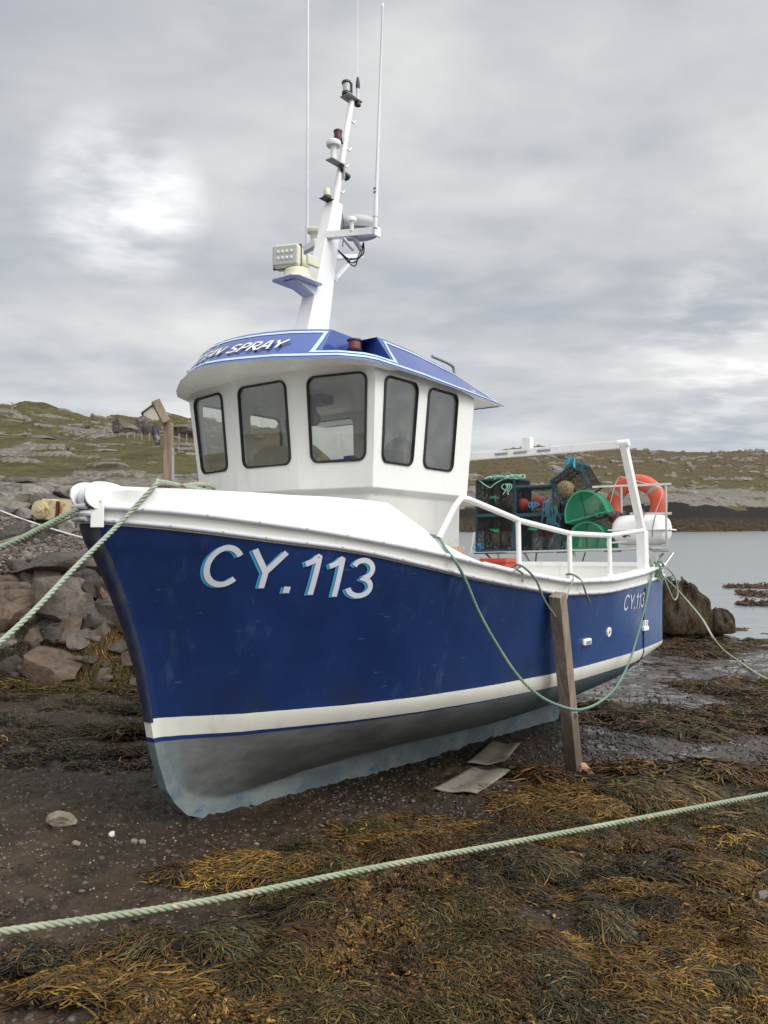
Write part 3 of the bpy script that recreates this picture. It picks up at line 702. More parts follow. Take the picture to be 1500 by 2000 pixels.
def mat_glass():
    m = bpy.data.materials.new('window_glass'); m.use_nodes = True; nt = m.node_tree; nt.nodes.clear(); n = NT(nt)
    out = n.N.new('ShaderNodeOutputMaterial'); tr = n.N.new('ShaderNodeBsdfTransparent'); gl = n.N.new('ShaderNodeBsdfGlossy'); df = n.N.new('ShaderNodeBsdfDiffuse')
    tr.inputs[0].default_value = (.80, .81, .77, 1); gl.inputs['Roughness'].default_value = .015; gl.inputs[0].default_value = (.95, .97, 1, 1); df.inputs[0].default_value = (.40, .40, .36, 1)
    fr = n.N.new('ShaderNodeLayerWeight'); fr.inputs[0].default_value = .5; frv = n.math('ADD', .075, n.math('MULTIPLY', n.math('POWER', fr.outputs['Facing'], 3.2), .8))
    a = n.N.new('ShaderNodeMixShader'); b = n.N.new('ShaderNodeMixShader')
    sal = n.mr(n.noise(n.tc(), 6, 5, .6), .4, .8, .06, .28)
    n.L.new(sal, a.inputs[0]); n.L.new(tr.outputs[0], a.inputs[1]); n.L.new(df.outputs[0], a.inputs[2])
    n.L.new(frv, b.inputs[0]); n.L.new(a.outputs[0], b.inputs[1]); n.L.new(gl.outputs[0], b.inputs[2]); n.L.new(b.outputs[0], out.inputs[0]); return m
M_GLASS = mat_glass()

boat = empty('fishing_boat'); boat.matrix_world = BM
tag(boat, 'blue and white fishing boat with wheelhouse standing dry on its keel', 'boat', )

def build_hull():
    nu, nv = 190, 92; XE = 5.98
    vv = np.linspace(0, 1, nv); uu = np.linspace(0, 1, nu)**1.7
    V = np.zeros((nu, nv, 3)); E = np.zeros((nu, nv)); Bd = np.zeros((nu, nv))
    for j, v in enumerate(vv):
        # rows: top rim -> blue edge -> waterline -> keel
        x = np.zeros(nu)
        def z_of(x):
            if v < .08: k = v/.08; return ztop(x)*(1-k)+zblue(x)*k
            if v < .5: return zblue(x)*(1-(v-.08)/.42)
            return -zkeel(x)*(v-.5)/.5
        x0 = -.44
        for _ in range(30): x0 = .5*x0+.5*float(stem(z_of(x0)))
        x = x0+(XE-x0)*uu; z = z_of(x); y = half(x, z)
        V[:, j, 0] = x; V[:, j, 1] = y; V[:, j, 2] = z
        E[:, j] = np.maximum(1-np.clip((z+zkeel(x))/.34, 0, 1), 1-np.clip((x-stem(z))/.30, 0, 1))*(z < 0)
        Bd[:, j] = 1 if v <= .081 else 0
    # rounded transom: sweep the last station across
    T = [math.sin(math.pi/2*(1-k/10)) for k in range(1, 11)]
    last = V[-1]; add = []
    for s in T:
        r = last.copy(); r[:, 1] = last[:, 1]*s; r[:, 0] = last[:, 0]+.10*(1-s**3)-.04*(1-s**3)*np.clip((.7-last[:, 2]), 0, 1); add.append(r)
    half_port = np.concatenate([V, np.array(add)], 0)
    Eh = np.concatenate([E, np.repeat(E[-1:]*0, 10, 0)]); Bh = np.concatenate([Bd, np.repeat(Bd[-1:], 10, 0)])
    n = half_port.shape[0]; Fp = grid_faces(n, nv)
    # stem face between the two sides
    st = half_port.copy(); st[..., 1] *= -1
    Vv = np.concatenate([half_port.reshape(-1, 3), st.reshape(-1, 3)]); o = n*nv
    Fs = Fp[:, ::-1]+o
    j = np.arange(nv-1); Fst = np.stack([j, j+1, o+j+1, o+j], -1)
    i = np.arange(n-1); Fk = np.stack([i*nv+nv-1, (i+1)*nv+nv-1, o+(i+1)*nv+nv-1, o+i*nv+nv-1], -1)
    Fq = np.concatenate([Fp, Fs, Fst[:, ::-1], Fk])
    me = np_mesh('hull', Vv, Fq[:, ::-1], attrs={'edge': np.r_[Eh.ravel(), Eh.ravel()], 'band': np.r_[Bh.ravel(), Bh.ravel()]})
    bm = bmesh.new(); bm.from_mesh(me); bmesh.ops.remove_doubles(bm, verts=bm.verts, dist=.0004); bmesh.ops.recalc_face_normals(bm, faces=bm.faces); bm.to_mesh(me); bm.free()
    me.set_sharp_from_angle(angle=math.radians(45))
    link_mesh('hull', me, M_HULL, boat)
build_hull()
def rail_path(zfun, out=0.0, inset=0.0, x1=5.98):
    xs = np.r_[np.linspace(-.449, -.30, 16), np.linspace(-.28, x1, 90)]
    return [Vector((x, float(half(x, zfun(x)))+out, float(zfun(x)))) for x in xs]
def strake(name, zfun, w, h, mat):
    """D-section rubbing strake that runs round the bow and both sides"""
    p = rail_path(zfun); path = [Vector((v.x, -v.y, v.z)) for v in reversed(p)]
    front = [Vector((-.442-.016*math.cos(a), .055*math.sin(a), float(zfun(-.45)))) for a in np.linspace(-1.5, 1.5, 9)]
    path = path+front+p
    prof = [(0.0, -h/2), (w*.7, -h*.42), (w, -h*.15), (w, h*.15), (w*.7, h*.42), (0.0, h/2), (-.012, h/2), (-.012, -h/2)]
    V = []
    for i, c in enumerate(path):
        t = path[min(i+1, len(path)-1)]-path[max(i-1, 0)]; t.z = 0; t.normalize(); n = Vector((t.y, -t.x, 0))*-1
        for a, b in prof: V.append(c+n*a+Vector((0, 0, b)))
    k = len(prof); me = np_mesh(name, [tuple(v) for v in V], grid_faces(len(path), k, True))
    bm = bmesh.new(); bm.from_mesh(me); bmesh.ops.recalc_face_normals(bm, faces=bm.faces); bm.to_mesh(me); bm.free()
    me.set_sharp_from_angle(angle=math.radians(50))
    return link_mesh(name, me, mat, boat)
s_lo = strake('rubbing_strake', lambda x: zblue(x)+.014, .026, .032, M_RUBBER)
s_up = strake('rubbing_strake', lambda x: ztop(x)-.010, .030, .034, M_RUBBER)
# screws along the two strakes
m = MB()
for zf, off, step, ph in ((lambda x: zblue(x)+.014, .026, .205, 0), (lambda x: ztop(x)-.010, .030, .235, .1)):
    x = -.33+ph
    while x < 5.8:
        y = float(half(x, zf(x))); dy = float(half(x+.02, zf(x+.02)))-y; n = Vector((-dy, .02, 0)).normalized()
        p = Vector((x, y, float(zf(x))))+n*(off-.001); m.lathe(p, n, [(0, .0065), (.003, .006), (.0035, .002)], 8); x += step
m.mesh('strake_screws', M_GALV, boat)
# extra bands wrapped round the top of the bow
for dz in (.045,):
    pts = [Vector((-.448-.022*math.cos(a), .085*math.sin(a), 1.15+dz-.03)) for a in np.linspace(-1.5, 1.5, 12)]
    m = MB(); m.tube(pts, .017, 8); m.mesh('bow_band', M_RUBBER, boat)
for s in (1, -1):
    m = MB(); m.box((-.425, s*.105, 1.165), (.070, .014, .15), Matrix.Rotation(s*math.radians(52), 3, 'Z')); m.mesh('bow_plate', M_WHITE, boat, .003)
# stem band
zs = np.linspace(1.10, -.02, 40); V = []; 
for z in zs:
    x = float(stem(z)); dd = .014+.032*max(0, z)/1.1; y0 = float(half(x+dd, z)); y1 = float(half(x, z))
    for a, bb in ((dd, -y0-.004), (dd*.4, -float(half(x+dd*.4, z))-.005), (-.004, -y1-.002), (-.012, 0), (-.004, y1+.002), (dd*.4, float(half(x+dd*.4, z))+.005), (dd, y0+.004)): V.append((x+a, bb, z))
me = np_mesh('stem_band', V, grid_faces(len(zs), 7)); 
def mat_stem():
    m, nt, b = newmat('worn_stem'); n = NT(nt); o = n.tc(); f = n.noise(n.map(o, (1, 1, .35)), 14, 6, .7); g = n.noise(o, 3, 4)
    c = n.mix(n.mr(f, .40, .62), (.008, .016, .05), (.035, .033, .034)); c = n.mix(n.mr(n.math('ADD', f, n.math('MULTIPLY', n.sepz(o, 2), -.12)), .55, .68, 0, .8), c, (.13, .055, .03))
    n._in(b.inputs['Base Color'], c); b.inputs['Roughness'].default_value = .5; return m
link_mesh('stem_band', me, mat_stem(), boat, True)

# --- foredeck with its raised side
WBX = [-.42, -.31, -.14, .04, .28, .50, .72, .97, 1.15, 1.85]; WBY = [.10, .17, .29, .42, .54, .66, .74, .82, .86, .95]; WBZ = [1.285, 1.30, 1.30, 1.30, 1.30, 1.29, 1.29, 1.28, 1.27, .945]
def build_foredeck():
    xs = np.r_[np.linspace(-.43, -.3, 6), np.linspace(-.27, 1.15, 30), np.linspace(1.17, 1.86, 16)]
    V = []
    for x in xs:
        ye = np.interp(x, WBX, WBY); ze = np.interp(x, WBX, WBZ); zt = float(ztop(x))+.006; ys = float(half(x, ztop(x)))-.006
        if x < -.30: ye = min(ye, ys-.01)
        crown = 1.30+.03 if x < 1.15 else 0
        row = [(x, ys, zt-.02), (x, ys-.004, zt), (x, ye+.012, ze-.006), (x, ye, ze), (x, ye-.03, ze+.002)]
        if x <= .93: row += [(x, ye*.6, ze+.018), (x, 0, ze+.028)]
        else: row += [(x, ye-.035, .90), (x, 0, .90)]
        V.append(row)
    n = len(xs); P = np.array(V, float); S = P[:, ::-1].copy(); S[..., 1] *= -1
    A = np.concatenate([P, S[:, 1:]], 1); k = A.shape[1]
    # closing front
    me = np_mesh('foredeck', A.reshape(-1, 3), grid_faces(n, k)[:, ::-1]); 
    bm = bmesh.new(); bm.from_mesh(me); bmesh.ops.holes_fill(bm, edges=[e for e in bm.edges if e.is_boundary and all(abs(v.co.x-xs[0]) < .01 for v in e.verts)], sides=40)
    bmesh.ops.recalc_face_normals(bm, faces=bm.faces); bm.to_mesh(me); bm.free(); me.set_sharp_from_angle(angle=math.radians(28))
    link_mesh('foredeck', me, M_WHITE, boat)
build_foredeck()
# --- gunwale, inner bulwark, cockpit floor
def build_cockpit():
    xs = np.linspace(1.80, 5.98, 60); V = []
    for x in xs:
        y = float(half(x, ztop(x))); z = float(ztop(x)); 
        yi = [float(half(x, zz))-.06 for zz in (z-.03, z*.62+.1, .42, .24)]
        V.append([(x, y+.012, z-.02), (x, y+.012, z+.012), (x, y-.13, z+.012), (x, y-.13, z-.03), (x, yi[0], z-.03), (x, yi[1], z*.62+.1), (x, yi[2], .42), (x, yi[3], .24), (x, 0, .23)])
    P = np.array(V); ext = []
    for s in (.75, .45, 0):   # transom cap
        pass
    S = P[:, ::-1].copy(); S[..., 1] *= -1; A = np.concatenate([P, S[:, 1:]], 1)
    me = np_mesh('gunwale', A.reshape(-1, 3), grid_faces(len(xs), A.shape[1])[:, ::-1]); me.set_sharp_from_angle(angle=math.radians(30)); link_mesh('gunwale', me, M_WHITE, boat)
    m = MB(); zt = float(ztop(6)); yt = float(half(5.98, zt)); pts = [(yt*math.sin(a)) for a in np.linspace(-math.pi/2, math.pi/2, 16)]
    loop = [(6.08-.10*abs(y/yt)**3+.015, y, zt-.03) for y in pts]+[(5.80, y, zt-.03) for y in reversed(pts)]
    m.poly_prism(loop, (0, 0, .045)); m.box((5.84, 0, zt/2+.10), (.05, 2*yt-.16, zt-.25)); m.mesh('transom_cap', M_WHITE, boat)
build_cockpit()

# --- strokes for lettering
GL = {  # unit-height strokes: polylines (x, y); advance
 'C': ([[(.80*.46+.40+ .0, .78)] ], .86), }
def arc(cx, cy, rx, ry, a0, a1, n=22): return [(cx+rx*math.cos(math.radians(a0+(a1-a0)*i/n)), cy+ry*math.sin(math.radians(a0+(a1-a0)*i/n))) for i in range(n+1)]
GL = {
 'C': ([arc(.44, .5, .36, .42, 38, 322)], .93),
 'Y': ([[(.06, .93), (.40, .44)], [(.74, .93), (.40, .44), (.40, .07)]], .80),
 '.': ([[(.08, .075), (.22, .075)]], .36),
 '1': ([[(.05, .70), (.20, .78), (.33, .93), (.33, .0)]], .56),
 '3': ([arc(.32, .715, .24, .215, 165, -90, 16)+arc(.32, .285, .28, .22, 90, -165, 18)], .72),
 'O': ([arc(.42, .5, .34, .43, 0, 360)], .9), 'E': ([[(.62, .93), (.12, .93), (.12, .07), (.62, .07)], [(.12, .5), (.5, .5)]], .72),
 'A': ([[(.0, .03), (.30, .93), (.42, .93), (.66, .03)], [(.14, .36), (.58, .36)]], .76), 'N': ([[(.08, .03), (.08, .93), (.58, .07), (.58, .97)]], .74),
 'S': ([arc(.36, .72, .24, .20, 30, 250, 14)+arc(.34, .28, .26, .21, 80, -150, 14)], .74), 'P': ([[(.12, .03), (.12, .93), (.34, .93)]+arc(.34, .70, .24, .23, 90, -90, 10)+[(.12, .47)]], .70),
 'R': ([[(.12, .03), (.12, .93), (.34, .93)]+arc(.34, .70, .24, .23, 90, -90, 10)+[(.12, .47)], [(.30, .47), (.66, .02)]], .76),
}
def stroke_text(txt, weight, slant=0, gap=0.0, thin=None):
    """-> list of quads strips in text units: list of (left pts, right pts)"""
    strips = []; x0 = 0
    for ch in txt:
        if ch == ' ': x0 += .45; continue
        polys, adv = GL[ch]
        for pl in polys:
            P = resample([(a, b, 0) for a, b in pl], .035)[:, :2]
            # keep real corners
            d = np.gradient(P, axis=0); d /= np.linalg.norm(d, axis=1, keepdims=True)+1e-9; nn = np.stack([-d[:, 1], d[:, 0]], 1)
            w = weight/2 if ch != '.' else .075
            L_ = P+nn*w; R_ = P-nn*w
            for Q in (L_, R_): Q[:, 0] += x0+slant*(Q[:, 1])
            strips.append((L_, R_))
        x0 += adv+gap
    return strips, x0
def text_mesh(name, strips, fmap, mat, parent):
    V = []; Fc = []
    for k, (L_, R_) in enumerate(strips):
        b = len(V); n = len(L_)
        for i in range(n):
            for s in (0, .5, 1): q = L_[i]*(1-s)+R_[i]*s; V.append(fmap(q[0], q[1], k*.0006))
        for i in range(n-1):
            for s in (0, 1): Fc.append((b+i*3+s, b+i*3+s+1, b+(i+1)*3+s+1, b+(i+1)*3+s))
    me = np_mesh(name, V, Fc, smooth=False); return link_mesh(name, me, mat, parent)
# arc length along the hull at the letters
_xs = np.linspace(-.4, 5.9, 800); _ys = half(_xs, np.full(800, .75)); _al = np.r_[0, np.cumsum(np.hypot(np.diff(_xs), np.diff(_ys)))]
def hull_map(x_start, height, dz, slope, off, sq=1.0):
    a0 = np.interp(x_start, _xs, _al)
    def f(u, v, e):
        a = a0+u*height*sq; x = float(np.interp(a, _al, _xs)); z = dz+v*height+slope*(x-x_start)
        y = float(half(x, z)); g = 1e-3; n = Vector((-(float(half(x+g, z))-y)/g, 1, -(float(half(x, z+g))-y)/g)).normalized()
        return tuple(Vector((x, y, z))+n*(off+e))
    return f
st, wd = stroke_text('CY.113', .126, -.03)
h = .245
text_mesh('registration_shadow', st, hull_map(.037, h, .761, -.105, .0022, 1.13), M_TXTB, boat)
text_mesh('registration_number', st, hull_map(.048, h, .768, -.105, .0070, 1.13), M_TXTW, boat)
st, wd = stroke_text('CY.113', .125, .10)
text_mesh('registration_number', st, hull_map(4.33, .155, .415, .0, .0035, 1.17), M_TXTW, boat)

# --- hull fittings low on the quarter
m = MB()
def on_hull(x, z, off=0): 
    y = float(half(x, z)); g = .01; n = Vector((-(float(half(x+g, z))-y)/g, 1, -(float(half(x, z+g))-y)/g)).normalized(); return Vector((x, y, z))+n*off, n
p, n_ = on_hull(3.53, .21); t = Vector((1, 0, 0)); 
R3 = Matrix((t.cross(n_).cross(n_)*-1, n_, t.cross(n_)*-1)).transposed()
m.box(p+n_*.01, (.15, .03, .055)); o = m.mesh('outlet_plate', M_WHITE, boat, .012)
m = MB(); m.box(p+n_*.024, (.10, .012, .026)); m.mesh('scupper_slot', M_GALV, boat, .005)
p, n_ = on_hull(4.02, .25); m = MB(); m.lathe(p, n_, [(0, .045), (.012, .043), (.016, .03), (.010, .016), (-.01, .014)], 20); m.mesh('skin_fitting', M_WHITE, boat)
m = MB(); m.lathe(p, n_, [(.011, .016), (.0125, .012)], 12); m.mesh('outlet_hole', simple('brass', (.35, .22, .08), .5, .5), boat)
p, n_ = on_hull(5.11, .2); m = MB(); m.box(p+n_*.012+Vector((0, 0, 0)), (.14, .04, .04)); m.beam(p+n_*.01+Vector((-.03, 0, 0)), p+n_*.02+Vector((-.03, 0, .08)), .03, .03); m.beam(p+n_*.01+Vector((.03, 0, 0)), p+n_*.02+Vector((.03, 0, .08)), .03, .03); m.mesh('hull_bracket', M_WHITE, boat, .004)
m = MB(); pts = [on_hull(5.05+.06*t+.03*t*t, .60-.75*t, .006)[0] for t in np.linspace(0, 1, 14)]; m.tube(pts, .006, 6); m.mesh('hull_cable', M_DARK, boat)

# ---------------------------------------------------------------- wheelhouse
ZW0, ZW1 = 1.365, 2.14
def wx(y, z):     # front wall
    t = (z-ZW0)/(ZW1-ZW0); lean = .955*(1-t)+.872*t
    return lean+max(0, abs(y)-.27)*.21
def side_y(z): t = (z-ZW0)/(ZW1-ZW0); return .81*(1-t)+.885*t
XA = 2.20
def corner(side, z): y = side*side_y(z); return Vector((wx(y, z), y, z))
def P_side(side, x, z): return Vector((x, side*side_y(z), z))
wheel = empty('wheelhouse'); wheel.parent = boat
wall = MB()
def rrect(x0, x1, z0, z1, r, n=6, sk=0):
    L = []
    for cx, cz, a in ((x1-r, z1-r, 0), (x0+r, z1-r, 90), (x0+r, z0+r, 180), (x1-r, z0+r, 270)):
        for i in range(n+1): b = math.radians(a+90*i/n); L.append((cx+r*math.cos(b), cz+r*math.sin(b)))
    return L
def outer(L, x0, x1, z0, z1):
    cx = sum(p[0] for p in L)/len(L); cz = sum(p[1] for p in L)/len(L); out = []
    for p in L:
        dx, dz = p[0]-cx, p[1]-cz; t = 1e9
        if dx > 0: t = min(t, (x1-cx)/dx)
        if dx < 0: t = min(t, (x0-cx)/dx)
        if dz > 0: t = min(t, (z1-cz)/dz)
        if dz < 0: t = min(t, (z0-cz)/dz)
        out.append((cx+dx*t, cz+dz*t))
    for c in ((x1, z1), (x0, z1), (x0, z0), (x1, z0)):
        k = min(range(len(out)), key=lambda i: (out[i][0]-c[0])**2+(out[i][1]-c[1])**2); out[k] = c
    return out
TW = .03
def panel(fmap, rect, win=None, r=.06, glass=True, nin=Vector((0, 0, 0)), label=None):
    """fmap(s, z) -> point on the wall; nin = inward direction"""
    x0, x1, z0, z1 = rect
    if win is None:
        a = [fmap(x0, z0), fmap(x1, z0), fmap(x1, z1), fmap(x0, z1)]; wall.add(a+[p+nin*TW for p in a], [(0,1,2,3),(7,6,5,4)]); return
    L = rrect(*win, r); O = outer(L, *rect); n = len(L)
    a = [fmap(*p) for p in O]; b = [fmap(*p) for p in L]
    vs = a+b+[p+nin*TW for p in a]+[p+nin*TW for p in b]
    fs = []
    for i in range(n):
        j = (i+1) % n; fs += [(i, j, n+j, n+i), (2*n+j, 2*n+i, 3*n+i, 3*n+j), (n+i, n+j, 3*n+j, 3*n+i)]
    wall.add(vs, fs)
    # rubber frame, proud of the wall
    fo = [fmap(*p) for p in rrect(win[0]-.004, win[1]+.004, win[2]-.004, win[3]+.004, r+.004)]; fi = [fmap(*p) for p in rrect(win[0]+.008, win[1]-.008, win[2]+.008, win[3]-.008, r-.006)]
    q = MB(); k = len(fo); w1 = [p-nin*.009 for p in fo]; w2 = [p-nin*.014 for p in fi]; w3 = [p+nin*.012 for p in fi]
    q.add(fo+w1+w2+w3, [f for i in range(k) for j in [(i+1) % k] for f in ((i, j, k+j, k+i), (k+i, k+j, 2*k+j, 2*k+i), (2*k+i, 2*k+j, 3*k+j, 3*k+i))])
    fr = q.mesh('window_frame', M_BLACK, wheel)
    if glass:
        q = MB(); g = [fmap(*p)+nin*.006 for p in L]; q.add(g, [tuple(range(len(g)))]); q.mesh('window_glass', M_GLASS, wheel)
nf = Vector((1, 0, .1)).normalized()
def f_front(y, z): return Vector((wx(y, z), y, z))
WZ0, WZ1 = 1.535, 2.085
panel(f_front, (-.29, .29, ZW0, ZW1), (-.215, .235, WZ0, WZ1), .055, nin=nf)
def f_pf(s, z): y = .29+(side_y(z)-.29)*s; return Vector((wx(y, z), y, z))
def f_sf(s, z): y = -(.29+(side_y(z)-.29)*s); return Vector((wx(y, z), y, z))
# facet windows in stretched coordinates
def fac(fm):
    k = .57
    return lambda s, z: fm(s/k, z)
panel(fac(f_pf), (0, .57, ZW0, ZW1), (.105, .515, WZ0, WZ1), .055, nin=Vector((.98, -.2, .1)).normalized())
panel(fac(f_sf), (0, .57, ZW0, ZW1), (.115, .50, WZ0, WZ1), .055, nin=Vector((.98, .2, .1)).normalized())
for s in (1, -1):
    nn = Vector((0, -s, .09)).normalized()
    fm = lambda x, z, s=s: Vector((x+(wx(side_y(z), z)-1.0)*(1-min(1, (x-1.0)/.3)) if x < 1.3 else x, s*side_y(z), z))
    panel(fm, (1.0, 1.53, ZW0, ZW1), (1.10, 1.475, WZ0-.005, WZ1-.01), .055, nin=nn)
    panel(fm, (1.53, XA, ZW0, ZW1), (1.60, 1.975, WZ0-.005, WZ1-.01), .055, nin=nn)
# aft wall: window to starboard, door to port
fa = lambda y, z: Vector((XA-.004, y*(side_y(z)-.002)/.86, z))
panel(fa, (-.86, -.10, ZW0, ZW1), (-.80, -.24, 1.60, 2.06), .07, nin=Vector((-1, 0, 0)))
panel(fa, (-.10, .86, ZW0, ZW1), None, nin=Vector((-1, 0, 0)))
wall.mesh('wall', M_WHITE, wheel)
# sill moulding and trunk below
def ring(z, inset, fx):
    pts = [(wx(0, ZW0)+fx, 0), (wx(.27, ZW0)+fx, .27), (wx(.81, ZW0)+fx, .81-inset), (XA-.01, .81-inset)]
    return [Vector((x, y, z)) for x, y in pts]
def trunk(name, rows, mat):
    V = []; n = 0
    for z, ins, fx, tail in rows:
        p = ring(z, ins, fx); p[-1].x += tail; S = [Vector((q.x, -q.y, q.z)) for q in reversed(p)]; r = S[:-1]+p[1:] if False else S+p[1:]; V += [tuple(q) for q in r]; n = len(r)
    me = np_mesh(name, V, grid_faces(len(rows), n, True), smooth=False); bm = bmesh.new(); bm.from_mesh(me)
    bmesh.ops.recalc_face_normals(bm, faces=bm.faces); bm.to_mesh(me); bm.free(); return link_mesh(name, me, mat, wheel)
trunk('lower_wall', [(1.369, -.002, -.002, .002), (1.355, .008, .008, 0), (1.335, .03, .03, -.02), (1.31, .04, .04, -.03), (.35, .045, .045, -.05)], M_WHITE)
m = MB(); m.poly_prism([(1.10, -.76, 1.34), (2.15, -.76, 1.34), (2.15, .76, 1.34), (1.10, .76, 1.34)], (0, 0, .02)); m.mesh('shelf', M_GREYIN, wheel)

# --- roof
def brim(s):  # s in 0..1 from bow centre round to the aft port corner
    pts = [(.375, 0), (.385, .15), (.41, .29), (.47, .51), (.55, .70), (.66, .875), (.86, .985), (1.09, .99), (1.64, .975), (2.58, .92)]
    return pts
BX = [.375, .385, .41, .47, .55, .655, .80, .90, 1.09, 1.40, 1.64, 2.10, 2.60]; BY = [0, .15, .29, .51, .70, .87, .965, .985, .985, .98, .97, .945, .915]
TX = [.66, .665, .685, .75, .82, .90, 1.02, 1.12, 1.28, 1.55, 1.76, 2.15, 2.50]; TY = [0, .12, .24, .42, .56, .68, .745, .755, .755, .75, .74, .725, .70]
TZc = [2.36, 2.36, 2.36, 2.36, 2.355, 2.35, 2.35, 2.35, 2.35, 2.34, 2.325, 2.29, 2.235]
BZ = [2.115, 2.115, 2.112, 2.108, 2.10, 2.10, 2.10, 2.10, 2.098, 2.095, 2.09, 2.085, 2.08]
nb = len(BX)
def S_roof(i, t, off=0):
    """point on the fascia: i fractional station, t 0 (lower edge) .. 1 (upper edge)"""
    k = np.arange(nb); b = Vector((np.interp(i, k, BX), np.interp(i, k, BY), np.interp(i, k, BZ))); c = Vector((np.interp(i, k, TX), np.interp(i, k, TY), np.interp(i, k, TZc)))
    p = b.lerp(c, t)
    if off:
        e = .05; b2 = Vector((np.interp(i+e, k, BX), np.interp(i+e, k, BY), 0)); b1 = Vector((np.interp(i-e, k, BX), np.interp(i-e, k, BY), 0)); tt = (b2-b1); n = tt.cross(c-b).normalized()
        if n.z < 0: n = -n
        p = p+n*off
    return p
T_LEDGE = .26
def find_i(px, t, lo, hi):
    """station on the fascia whose point at height t is seen at this column"""
    best = None
    for i in np.linspace(lo, hi, 400):
        w_ = BM @ S_roof(float(i), t); c = CX+F*w_.x/w_.y
        if best is None or abs(c-px) < best[0]: best = (abs(c-px), float(i))
    return best[1]
IA0, IA1 = find_i(629, T_LEDGE, 2, 8), find_i(648, 1.0, 2, 8)
IB0, IB1 = find_i(764, T_LEDGE, 5, 11), find_i(736, 1.0, 5, 11)
def skew(v, s):
    """mirror to starboard; that brow is cut back slightly"""
    if s > 0: return v.copy()
    k = .22*min(1, max(0, (2.37-v.z)/.26))*(1-float(ss(v.x, .95, 1.9)))+.05*(1-float(ss(v.x, .95, 1.9)))
    return Vector((v.x+k*abs(v.y), -v.y, v.z))
soff = []
def build_roof():
    m = MB(); st = list(np.linspace(0, nb-1, 73)); n = len(st)
    def grid(s, ia, ib, ts, nn):
        rows = [[skew(S_roof(ia(t)+(ib(t)-ia(t))*k/nn, t), s) for k in range(nn+1)] for t in ts]
        for r0, r1 in zip(rows[:-1], rows[1:]):
            for k in range(nn): m.add([r0[k], r0[k+1], r1[k+1], r1[k]], [(0, 1, 2, 3)])
    lt = lambda a, b: (lambda t: a+(b-a)*max(0, t-T_LEDGE)/(1-T_LEDGE))
    for s in (1, -1):
        grid(s, lambda t: 0, lambda t: nb-1, [0, T_LEDGE], 72)
        grid(s, lambda t: 0, lt(IA0, IA1), [T_LEDGE, .6, 1], 40)
        grid(s, lt(IB0, IB1), lambda t: nb-1, [T_LEDGE, .6, 1], 40)
        def w(i):
            q = S_roof(i, 0); yy = min(q.y*.93, .868); xx = wx(yy, 2.12)+.005 if q.x < .98 else q.x
            xx = min(xx, 2.6); return Vector((xx, yy, float(np.interp(xx, [1.9, 2.2], [2.138, 2.088]))))
        for a, b in zip(st[:-1], st[1:]):
            for s0, s1 in ((0, .5), (.5, 1)):
                def pt(i, k):
                    q = skew(S_roof(i, 0), s); e = w(i); e = Vector((e.x, e.y*s, e.z)); return q.lerp(e, k)+Vector((0, 0, -.028*math.sin(math.pi*k)*(1 if q.x < 1.1 else .3)))
                m.add([pt(a, s1), pt(b, s1), pt(b, s0), pt(a, s0)], [(0, 1, 2, 3)]); soff.append(len(m.f)-1)
            if s > 0:
                wa, wb = w(a), w(b); fl_ = lambda v: Vector((v.x, -v.y, v.z)); m.add([wa, wb, fl_(wb), fl_(wa)], [(0, 1, 2, 3)]); soff.append(len(m.f)-1)
    # notch for the side lights: two cheeks meeting at an inner corner, floor level with the ledge
    Ct = inv(712, 668, 1, .56); zl = S_roof(.5*(IA0+IB0), T_LEDGE).z
    Cb = Vector((Ct.x, Ct.y, zl+.004)); L = []
    for s in (1, -1):
        tA, tB, A, Bq = S_roof(IA1, 1), S_roof(IB1, 1), S_roof(IA0, T_LEDGE), S_roof(IB0, T_LEDGE); sk = lambda v: skew(v, s)
        led = [S_roof(i, T_LEDGE) for i in np.linspace(IA0, IB0, 22)]
        for p_, q_ in zip(led[:-1], led[1:]): m.add([sk(p_), sk(q_), sk(Cb)], [(0, 1, 2)])
        m.add([sk(A), sk(Cb), sk(Ct), sk(tA)], [(0, 1, 2, 3)]); m.add([sk(Bq), sk(tB), sk(Ct), sk(Cb)], [(0, 1, 2, 3)])
        top = [S_roof(i, 1) for i in np.linspace(0, IA1, 30)]+[Ct]+[S_roof(i, 1) for i in np.linspace(IB1, nb-1, 30)]
        # flat top in strips to the centre line
        for p_, q_ in zip(top[:-1], top[1:]):
            a_, b_ = sk(p_), sk(q_); m.add([a_, b_, Vector((b_.x, 0, max(b_.z, 2.30))), Vector((a_.x, 0, max(a_.z, 2.30)))], [(0, 1, 2, 3)])
    a0, a1 = S_roof(nb-1, 0), S_roof(nb-1, 1); m.add([a0, a1, Vector((a1.x, -a1.y, a1.z)), Vector((a0.x, -a0.y, a0.z))], [(0, 1, 2, 3)])
    q0 = Vector((2.6, .85, 2.088)); m.add([a0, Vector((a0.x, -a0.y, a0.z)), Vector((q0.x, -q0.y, q0.z)), q0], [(0, 1, 2, 3)]); soff.append(len(m.f)-1)
    return m
m = build_roof()
me = bpy.data.meshes.new('roof'); me.from_pydata(m.v, [], m.f); me.materials.append(M_ROOF); me.materials.append(M_WHITE)
for i in soff: me.polygons[i].material_index = 1
bm = bmesh.new(); bm.from_mesh(me)
bmesh.ops.remove_doubles(bm, verts=bm.verts, dist=.0005); bmesh.ops.recalc_face_normals(bm, faces=bm.faces); bm.to_mesh(me); bm.free()
me.polygons.foreach_set('use_smooth', [True]*len(me.polygons)); me.set_sharp_from_angle(angle=math.radians(22))
roof = bpy.data.objects.new('roof', me); COL.objects.link(roof); roof.parent = wheel
